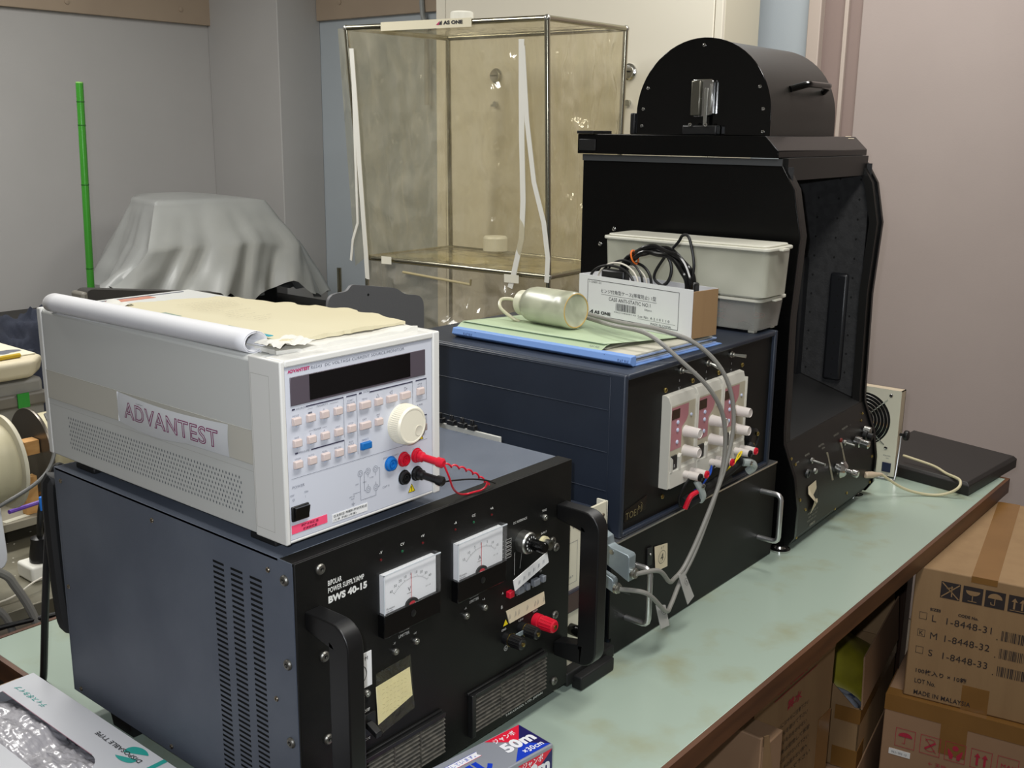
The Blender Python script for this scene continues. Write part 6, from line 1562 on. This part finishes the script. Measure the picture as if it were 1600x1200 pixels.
# header strip with printed maker name
a, b = TN.lerp(TL, .34), TN.lerp(TL, .80); u_ = (a - b).normalized()
hs_ = MB(); nrm = u_.cross(Z)
hs_.add([b + Z * -.014 + nrm * .010, a + Z * -.014 + nrm * .010, a + Z * .010 + nrm * .010, b + Z * .010 + nrm * .010, b + Z * .013 - nrm * .012, a + Z * .013 - nrm * .012], [(0, 1, 2, 3), (3, 2, 5, 4)])
h_ = obj('name_strip', hs_, mat('cream_strip', (222, 214, 188), .45), t)
k = MB(); k.text('AS ONE', b + u_ * .225 + Z * -.0050 + nrm * .010, u_, Z, .0105, .066, off=.001, bold=.06)
k.flat(b + Z * -.0050 + nrm * .010, u_, Z, [(.208, 0), (.218, .0105), (.220, .0105), (.220, 0)], .001)
obj('strip_print', k, kprint, h_, smooth=False)
k = MB(); k.flat(b + Z * -.0050 + nrm * .010, u_, Z, [(.200, 0), (.214, .0110), (.210, .0)], .0012); obj('red_mark', k, mprint, h_, smooth=False)
# zip tapes on the camera side
zt_m = mat('white_zip_tape', (232, 230, 222), .5)
def onface(s, v, off=.012):
    p = TN.lerp(TL, s).lerp(BN.lerp(BL, s), v); return p + nrm * off
def ribbon(P, w, m, nm, par):
    k = MB(); n = len(P); V = []
    for i in range(n):
        s = (P[min(i + 1, n - 1)] - P[max(i - 1, 0)]).normalized(); q = nrm.cross(s).normalized() * w / 2
        V += [P[i] + q, P[i] - q, P[i] - q + nrm * .0025, P[i] + q + nrm * .0025]
    F = []
    for i in range(n - 1):
        for j in range(4): F.append((i * 4 + j, i * 4 + (j + 1) % 4, i * 4 + 4 + (j + 1) % 4, i * 4 + 4 + j))
    F += [(0, 3, 2, 1), (n * 4 - 4, n * 4 - 3, n * 4 - 2, n * 4 - 1)]
    k.add(V, F); return obj(nm, k, m, par, fixn=True)
ribbon([onface(.965, .085), onface(.968, .25), onface(.972, .42), onface(.978, .60), onface(.982, .80), onface(.985, .97), onface(.990, 1.10)], .017, zt_m, 'zip_tape', t)
ribbon([onface(.972, .22), onface(.990, .45), onface(1.005, .65), onface(1.020, .84), onface(1.06, .92), onface(1.085, 1.02)], .009, zt_m, 'zip_tape', t)
ribbon([onface(.105, .075), onface(.108, .25), onface(.110, .45), onface(.108, .70), onface(.118, .85), onface(.160, 1.00), onface(.180, 1.06)], .017, zt_m, 'zip_tape', t)
ribbon([onface(.100, .10), onface(.085, .38), onface(.055, .62), onface(.010, .78), onface(-.008, .92), onface(-.002, 1.02)], .014, zt_m, 'zip_tape', t)
for s, v, w in ((.86, 1.00, .04), (.17, 1.02, .05)):
    c_ = onface(s, v, .016); obj('patch', MB().add([c_ + u_ * -w * .5 + Z * -.012, c_ + u_ * w * .5 + Z * -.012, c_ + u_ * w * .5 + Z * .012, c_ + u_ * -w * .5 + Z * .012], [(0, 1, 2, 3)]), mat('milky_patch', (226, 222, 206), .4), t, smooth=False)
a_, b_ = onface(.76, 1.045, .02), onface(.38, 1.065, .02)
obj('hem_rod', MB().tube([a_, b_, b_ + Z * .016], .004, 8), mat('tan_rod', (170, 158, 122), .3), t)
for c_ in (Vector((2.40, 2.18, 1.105)),):
    obj('filter_cap', MB().lathe([(.034, 0), (.034, .026), (.030, .030), (.0001, .030)], c_, Z, 32), mat('milky_white', (228, 226, 214), .4), t)
o = obj('white_jar', MB().lathe([(.040, 0), (.040, .040), (.036, .046), (.0001, .046)], (2.640, 2.250, .4180), Z, 32), mat('milky_white', (228, 226, 214), .4)); tag(o, 'short white round jar standing on the floor of the clear booth', 'jar')
# grey stepped plate
t = thing('stepped_grey_plate', 'flat dark grey plate with stepped rounded top standing behind the white instrument', 'plate', (1.64, 1.75, -.05))
def rpoly(P, r):
    out = []
    for i in range(len(P)):
        a, b, c = Vector(P[i - 1]), Vector(P[i]), Vector(P[(i + 1) % len(P)])
        d1, d2 = (a - b).normalized(), (c - b).normalized(); q = min(r, (a - b).length * .45, (c - b).length * .45)
        for j in range(5):
            s = j / 4; out.append(tuple((b + d1 * q) * (1 - s) ** 2 + b * 2 * s * (1 - s) + (b + d2 * q) * s * s))
    return out
Fg = fr((1.64, 1.75, 0), 0)
P = rpoly([(-.148, -.049), (-.148, .4500), (-.092, .4520), (-.078, .4660), (.058, .4440), (.085, .4260), (.1480, .4170), (.1480, -.049)], .028)
obj('plate', MB(Fg).prism(P, 'y', -.004, .004), mat('dark_grey_plate', (96, 96, 98), .55, bump=.1, bscale=300), t, fixn=True)
obj('hole', MB(Fg).cyl((-.030, -.0045, .4380), (-.030, -.0040, .4380), .003, n=10), dark_m, t)
obj('plate_foot', MB(Fg).box(-.12, .12, -.05, .05, -.0495, -.040), mat('dark_grey_plate', (96, 96, 98), .55), t)

# ================= covered machine, pole and things along the left wall =================
bk = thing('back_bench', 'dark bench along the left wall under the grey dust cover', 'table', (2.2, 3.8, -.74))
obj('bench_top', MB().box(.2, 3.05, 3.30, 4.30, .030, .060), mat('dark_bench', (46, 44, 42), .6), bk)
for x, y in ((.25, 3.35), (2.95, 3.35), (.25, 4.2), (2.95, 4.2)): obj('leg', MB().box(x, x + .05, y, y + .05, -.74, .030), legp_m, bk)
mc = thing('covered_machine', 'black machine half hidden under the grey dust cover', 'machine', (2.5, 3.75, .06))
obj('case', MB().box(2.42, 2.82, 3.62, 3.92, .0605, .42), mat('machine_black', (18, 19, 20), .4), mc, bevel=.01)
k = MB()
for i in range(16): k.box(2.44 + i * .012, 2.446 + i * .012, 3.613, 3.62, .08, .20)
obj('vent_fins', k, blackp_m, mc)
obj('label', MB().box(2.64, 2.74, 3.610, 3.62, .115, .165), mat('pale_label', (190, 196, 196), .5), mc)
cover_m = mat('silver_grey_cover', (164, 166, 164), .36, .0, var=(148, 150, 149), scale=4, amt=.6, bump=.1, bscale=30)
topr = [(2.215, 3.55), (2.45, 3.53), (2.70, 3.53), (2.76, 3.80), (2.74, 4.02), (2.44, 4.05), (2.30, 3.85)]
NTH = 144
def ring_at(pts, n, z, zf=None):
    P = [Vector((p[0], p[1], 0)) for p in pts]; P.append(P[0]); L = [0]
    for a, b in zip(P[:-1], P[1:]): L.append(L[-1] + (b - a).length)
    out = []
    for i in range(n):
        d = L[-1] * i / n; j = 0
        while j < len(L) - 2 and L[j + 1] < d: j += 1
        out.append(P[j].lerp(P[j + 1], (d - L[j]) / (L[j + 1] - L[j])))
    return out
mid_ = [(2.12, 3.46), (2.44, 3.42), (2.78, 3.42), (2.93, 3.62), (2.92, 4.10), (2.45, 4.14), (2.26, 3.95)]
bot_ = [(1.96, 3.46), (2.34, 3.36), (2.80, 3.36), (2.985, 3.50), (2.98, 4.08), (2.48, 4.2), (2.22, 4.05)]
r0, r1, r2 = ring_at(topr, NTH, 0), ring_at(mid_, NTH, 0), ring_at(bot_, NTH, 0)
cen = Vector((2.46, 3.78, 0)); V = []; F = []
def prof_z(s, p):
    hem = .175 + .06 * max(0, (2.3 - p.x) / .4) - .10 * max(0, (p.x - 2.75) / .3)
    hem += .022 * math.sin(p.x * 17) + .012 * math.sin(p.x * 41 + p.y * 5)
    mz = .36 - .03 * max(0, (p.x - 2.6) / .3)
    top = .525 - .012 * max(0, (p.x - 2.5) / .25)
    if s <= 0: return top
    if s <= .5: return top + (mz - top) * (s / .5) ** 1.0
    return mz + (hem - mz) * ((s - .5) / .5)
NL = 30
V.append((cen.x, cen.y, .542))
for j in range(5):
    s = (j + 1) / 5
    for i in range(NTH): p = cen.lerp(r0[i], s); V.append((p.x, p.y, .542 - (.542 - prof_z(0, r0[i])) * s ** 2))
for j in range(1, NL + 1):
    s = j / NL
    for i in range(NTH):
        p = r0[i].lerp(r1[i], s / .5) if s <= .5 else r1[i].lerp(r2[i], (s - .5) / .5)
        d = (p - cen).normalized(); th_ = i / NTH * 2 * PI
        fold = (math.sin(th_ * 9 + 1.2 * math.sin(th_ * 3)) + .6 * math.sin(th_ * 17 + .8) + .35 * math.sin(th_ * 29 + 3 * s)) * .026 * s ** 1.3
        fold += .012 * s * noise.noise(Vector((p.x * 7, p.y * 7, s * 4)))
        p = p + d * fold; V.append((p.x, p.y, max(.066, prof_z(s, p) + .012 * noise.noise(Vector((p.x * 6, s * 5, 3.3))))))
for i in range(NTH): F.append((0, 1 + i, 1 + (i + 1) % NTH))
for j in range(4 + NL):
    for i in range(NTH): F.append((1 + j * NTH + i, 1 + (j + 1) * NTH + i, 1 + (j + 1) * NTH + (i + 1) % NTH, 1 + j * NTH + (i + 1) % NTH))
k = MB(); k.add(V, F); o = obj('dust_cover', k, cover_m, ang=70, fixn=True); tag(o, 'silver grey cloth dust cover draped over a machine by the left wall', 'cover')
o = obj('steel_post', MB().cyl((2.99, 3.42, .0605), (2.99, 3.42, .225), .010, n=10), pipe_m); tag(o, 'thin bright steel post under the right end of the dust cover', 'post')
t = thing('green_pole', 'bright green round pole standing in front of the left wall', 'pole', (1.69, 3.15, -.74))
gm = mat('green_vinyl', (58, 136, 44), .22, var=(46, 116, 34), scale=3, amt=.5)
k = MB(); k.cyl((1.6900, 3.15, -.7395), (1.7352, 3.15, .926), .0118, .0112, 20); obj('tube', k, gm, t)
k = MB()
for z in (.36, .62, .80, .87): s = (z + .74) / 1.666; k.lathe([(.0118, 0), (.0121, .0015), (.0118, .003)], (1.69 + .0452 * s, 3.15, z), Z, 20)
obj('tube_ring', k, mat('dark_green', (26, 90, 20), .4), t)
obj('end_cap', MB().cyl((1.7352, 3.15, .926), (1.7353, 3.15, .930), .0108, n=20), mat('pale_green_cap', (130, 180, 100), .4), t)
# dark monitor-like slab left of the pole
t = thing('black_monitor', 'dark grey slab-shaped device lying behind the navy cloth near the green pole', 'device', (1.75, 2.97, -.05))
obj('screen_back', MB(fr((1.80, 2.955, 0), 0)).prism(rpoly([(-.22, -.0495), (-.22, .333), (.26, .270), (.26, -.0495)], .025), 'y', -.03, .03), mat('device_dark', (52, 50, 48), .5), t, fixn=True)
obj('side_cap', MB(fr((1.80, 2.955, 0), 0)).box(-.236, -.215, -.034, .034, -.0495, .325), mat('device_edge', (110, 106, 98), .5), t, bevel=.008)
# navy cloth heap
k = MB()
def heap(u, v):
    x, y = .98 + .66 * u, 2.56 + .34 * v
    h = .05 + .32 * (math.sin(PI * min(1, max(0, u * .92 + .04)))) ** .55 * (math.sin(PI * v)) ** .6
    return (x + .02 * noise.noise(Vector((v * 4, u * 3, 1))), y, -.049 + (h - .05 + .05) * 1.02 + (.060 * noise.noise(Vector((x * 9, y * 9, h * 4))) - .11 * abs(noise.noise(Vector((x * 20 + y * 12, y * 9 - x * 5, 2)))) ) * min(1, h * 6) if h > .055 else -.049)
k.grid(heap, 70, 50); o = obj('navy_cloth', k, mat('navy_cloth', (22, 28, 44), .9, var=(15, 19, 32), scale=9, amt=.8, bump=.3, bscale=120), ang=80)
tag(o, 'crumpled navy blue cloth heaped on the bench at the left edge', 'cloth')
# tray, papers and device
t = thing('grey_device', 'grey low instrument with green tape under a beige tray at the left edge', 'instrument', (.95, 2.33, -.05))
obj('case', MB().box(.66, 1.105, 2.265, 2.53, .100, .2560), mat('device_grey', (128, 126, 120), .5), t, bevel=.01)
obj('case_lip', MB().box(.66, 1.110, 2.255, 2.29, .196, .226), mat('device_grey2', (104, 100, 92), .45), t, bevel=.006)
obj('green_tape', MB().box(1.038, 1.064, 2.2515, 2.2555, .196, .228), mat('green_tape', (30, 130, 40), .5), t)
for x in (.70, 1.06): obj('leg', MB().box(x, x + .03, 2.30, 2.50, -.0495, .100), mat('device_grey', (128, 126, 120), .5), t)
t = thing('beige_tray', 'beige tray with a rounded corner on the grey device at the left edge', 'tray', (.9, 2.33, .257))
obj('tray_body', MB().add([(.66, 2.250, .2590), (1.075, 2.250, .2590), (1.115, 2.30, .2590), (1.115, 2.56, .2590), (.66, 2.56, .2590), (.66, 2.245, .3000), (1.085, 2.245, .3000), (1.123, 2.295, .3000), (1.123, 2.57, .3000), (.66, 2.57, .3000)],
    [(4, 3, 2, 1, 0), (5, 6, 7, 8, 9), (0, 1, 6, 5), (1, 2, 7, 6), (2, 3, 8, 7), (3, 4, 9, 8), (4, 0, 5, 9)]), mat('tray_beige', (196, 186, 160), .5), t, bevel=.012, seg=3)
o = obj('printed_paper', MB().box(.68, 1.11, 2.30, 2.54, .3006, .3030), mat('printed_paper', (206, 200, 176), .6, var=(54, 62, 84), scale=13, amt=.9, lo=.56, hi=.6)); tag(o, 'printed sheets lying on the beige tray at the left edge', 'papers')
o = obj('yellow_marker', MB().cyl((.965, 2.282, .3055), (1.07, 2.290, .3055), .0050, n=10), mat('ochre_marker', (180, 150, 30), .5)); tag(o, 'thin yellow marker on the beige tray beside the printed sheets', 'marker')
# wire reels on a wooden stand
cream2 = mat('reel_cream', (198, 192, 170), .5); steel2 = mat('reel_steel', (104, 98, 90), .32, .7)
def reel(c, r, m1, m2, lab):
    t = thing('wire_reel', lab, 'reel', c, group='wire reels behind the work table')
    x, y, z = c
    obj('near_flange', MB().lathe([(r, 0), (r * 1.01, .002), (r * 1.01, .005), (r, .007), (.012, .007)], (x, y, z), X, 48), m1, t)
    obj('wound_core', MB().cyl((x + .007, y, z), (x + .085, y, z), r * .82, n=40), mat('wound_wire', (188, 180, 150), .5), t)
    obj('far_flange', MB().lathe([(r, 0), (r * 1.01, .002), (r * 1.01, .005), (r, .007)], (x + .085, y, z), X, 48), m2, t)
    return t
reel((.752, 1.900, .1970), .0880, cream2, cream2, 'cream-flanged wire reel partly cut by the left edge, nearer of the two reels')
reel((1.0075, 2.150, .1296), .0900, steel2, cream2, 'wire reel with a dark steel flange on the wooden stand, further of the two reels')
t = thing('wooden_stand', 'small raw wooden stand under the wire reels', 'stand', (.92, 2.03, -.05))
pine = mat('pine_wood', (206, 160, 100), .6, var=(176, 126, 70), scale=10, amt=.7, stretch=(1, 1, 6))
pine2 = mat('pine_wood_dark', (176, 122, 66), .6, var=(140, 92, 46), scale=20, amt=.8, stretch=(.4, 1, 6))
obj('upright', MB().box(.966, .994, 2.105, 2.125, .0050, .0860), pine, t, bevel=.001)
obj('end_block', MB().box(.975, 1.0060, 2.105, 2.135, .132, .162), pine, t, bevel=.001)
obj('rail', MB().box(.996, 1.16, 2.205, 2.225, .0055, .066), pine2, t, bevel=.001)
t = thing('board', 'grey board with a paper label under the wooden stand', 'board', (.95, 2.16, -.05))
obj('panel', MB().box(.60, 1.18, 2.085, 2.24, -.012, .0048), mat('board_grey', (140, 134, 118), .5), t, bevel=.001)
obj('panel_foot', MB().box(.62, .68, 2.12, 2.22, -.0495, -.012).box(1.04, 1.10, 2.12, 2.22, -.0495, -.012), legp_m, t)
obj('paper_label', MB(fr((.915, 2.092, .0050), 8)).box(0, .055, 0, .016, 0, .0006), mat('aged_label', (190, 186, 168), .6), t)
o = obj('purple_ribbon', MB().tube([(.905, 2.05, .043), (.95, 2.06, .042), (.99, 2.04, .052), (1.02, 2.00, .064)], .0045, 8, 4), mat('purple_strip', (96, 60, 160), .5)); tag(o, 'purple printed cable strip beside the wooden stand', 'strip')
k = MB(); 
o.location = (0, 0, 0)
# mains cord, blue tag, adaptor
o = obj('mains_cord', MB().tube([(.99, 1.88, .160), (.950, 1.890, .146), (.925, 1.900, .1265), (.9065, 1.900, .108), (.8975, 1.900, .083), (.893, 1.900, .050), (.896, 1.912, .020)], .0058, 9, 8), cord_m)
tag(o, 'black mains cord with a moulded plug standing in a white adaptor on the grey bench', 'cord')
obj('moulded_plug', MB().lathe([(.008, .050), (.0165, .046), (.0165, .038), (.0215, .010), (.0215, .0)], (.896, 1.912, -.018), Z, 20), blackp_m, o)
obj('blue_tag', MB(fr((.906, 1.892, .098), -20)).box(-.012, .012, -.004, .004, -.012, .016).box(.012, .034, -.002, .002, -.022, .006), mat('bright_blue_tag', (30, 120, 220), .5), o, bevel=.002)
t = thing('white_adaptor', 'white plug adaptor block on the grey bench under the black plug', 'adaptor', (.90, 1.91, -.05))
obj('block', MB().box(.862, .935, 1.885, 1.945, -.0495, -.0185), mat('adaptor_white', (232, 230, 220), .4), t, bevel=.005, seg=3)
o = obj('thin_white_wire', MB().tube([(.70, 1.86, -.046), (.79, 1.84, -.043), (.85, 1.850, -.030), (.90, 1.868, -.030), (.915, 1.884, -.035)], .0018, 7, 7), mat('white_wire', (226, 220, 205), .45)); tag(o, 'thin white wire running to the white adaptor', 'wire')
t = thing('white_device', 'white rounded plastic device cut by the left edge in front of the reels', 'device', (.72, 1.83, -.05))
obj('shell', MB(fr((.60, 1.82, 0), 0)).prism(rpoly([(-.05, .020), (-.05, .280), (.185, .275), (.195, .022)], .03), 'y', 0, .06), mat('device_white', (222, 224, 228), .4), t, bevel=.003, fixn=True)
obj('inset', MB(fr((.60, 1.82, 0), 0)).prism(rpoly([(.02, .07), (.02, .16), (.166, .155), (.166, .060)], .025), 'y', -.002, 0), mat('device_mauve', (120, 104, 140), .5), t, fixn=True)
obj('stand', MB().box(.60, .76, 1.83, 1.87, -.0495, .020), mat('device_white', (222, 224, 228), .4), t)
for P, r_, m_, lab in (([(.66, 1.80, .115), (.770, 1.795, .150), (.862, 1.80, .185), (.905, 1.83, .235), (.925, 1.90, .270)], .0035, greyc_m, 'dark grey cable crossing in front of the wire reels'),
                     ([(.66, 1.75, .110), (.742, 1.74, .055), (.763, 1.735, .024), (.7834, 1.72, -.0375), (.79, 1.70, -.12)], .0075, greyc_m, 'thick grey hose going down behind the work table, right of the two'),
                     ([(.68, 1.76, .04), (.7350, 1.74, -.014), (.7503, 1.73, -.062), (.757, 1.71, -.12)], .0065, greyc_m, 'thick grey hose going down behind the work table, left of the two'),
                     ([(.64, 1.740, -.035), (.80, 1.715, -.040), (.95, 1.70, -.055)], .0045, cord_m, 'black cord hanging in the gap behind the work table')):
    o = obj('hanging_cable', MB().tube(P, r_, 9, 8), m_ if r_ > .004 else mat('dark_grey_cable', (84, 84, 82), .45)); tag(o, lab, 'cable', 'cables behind the work table')
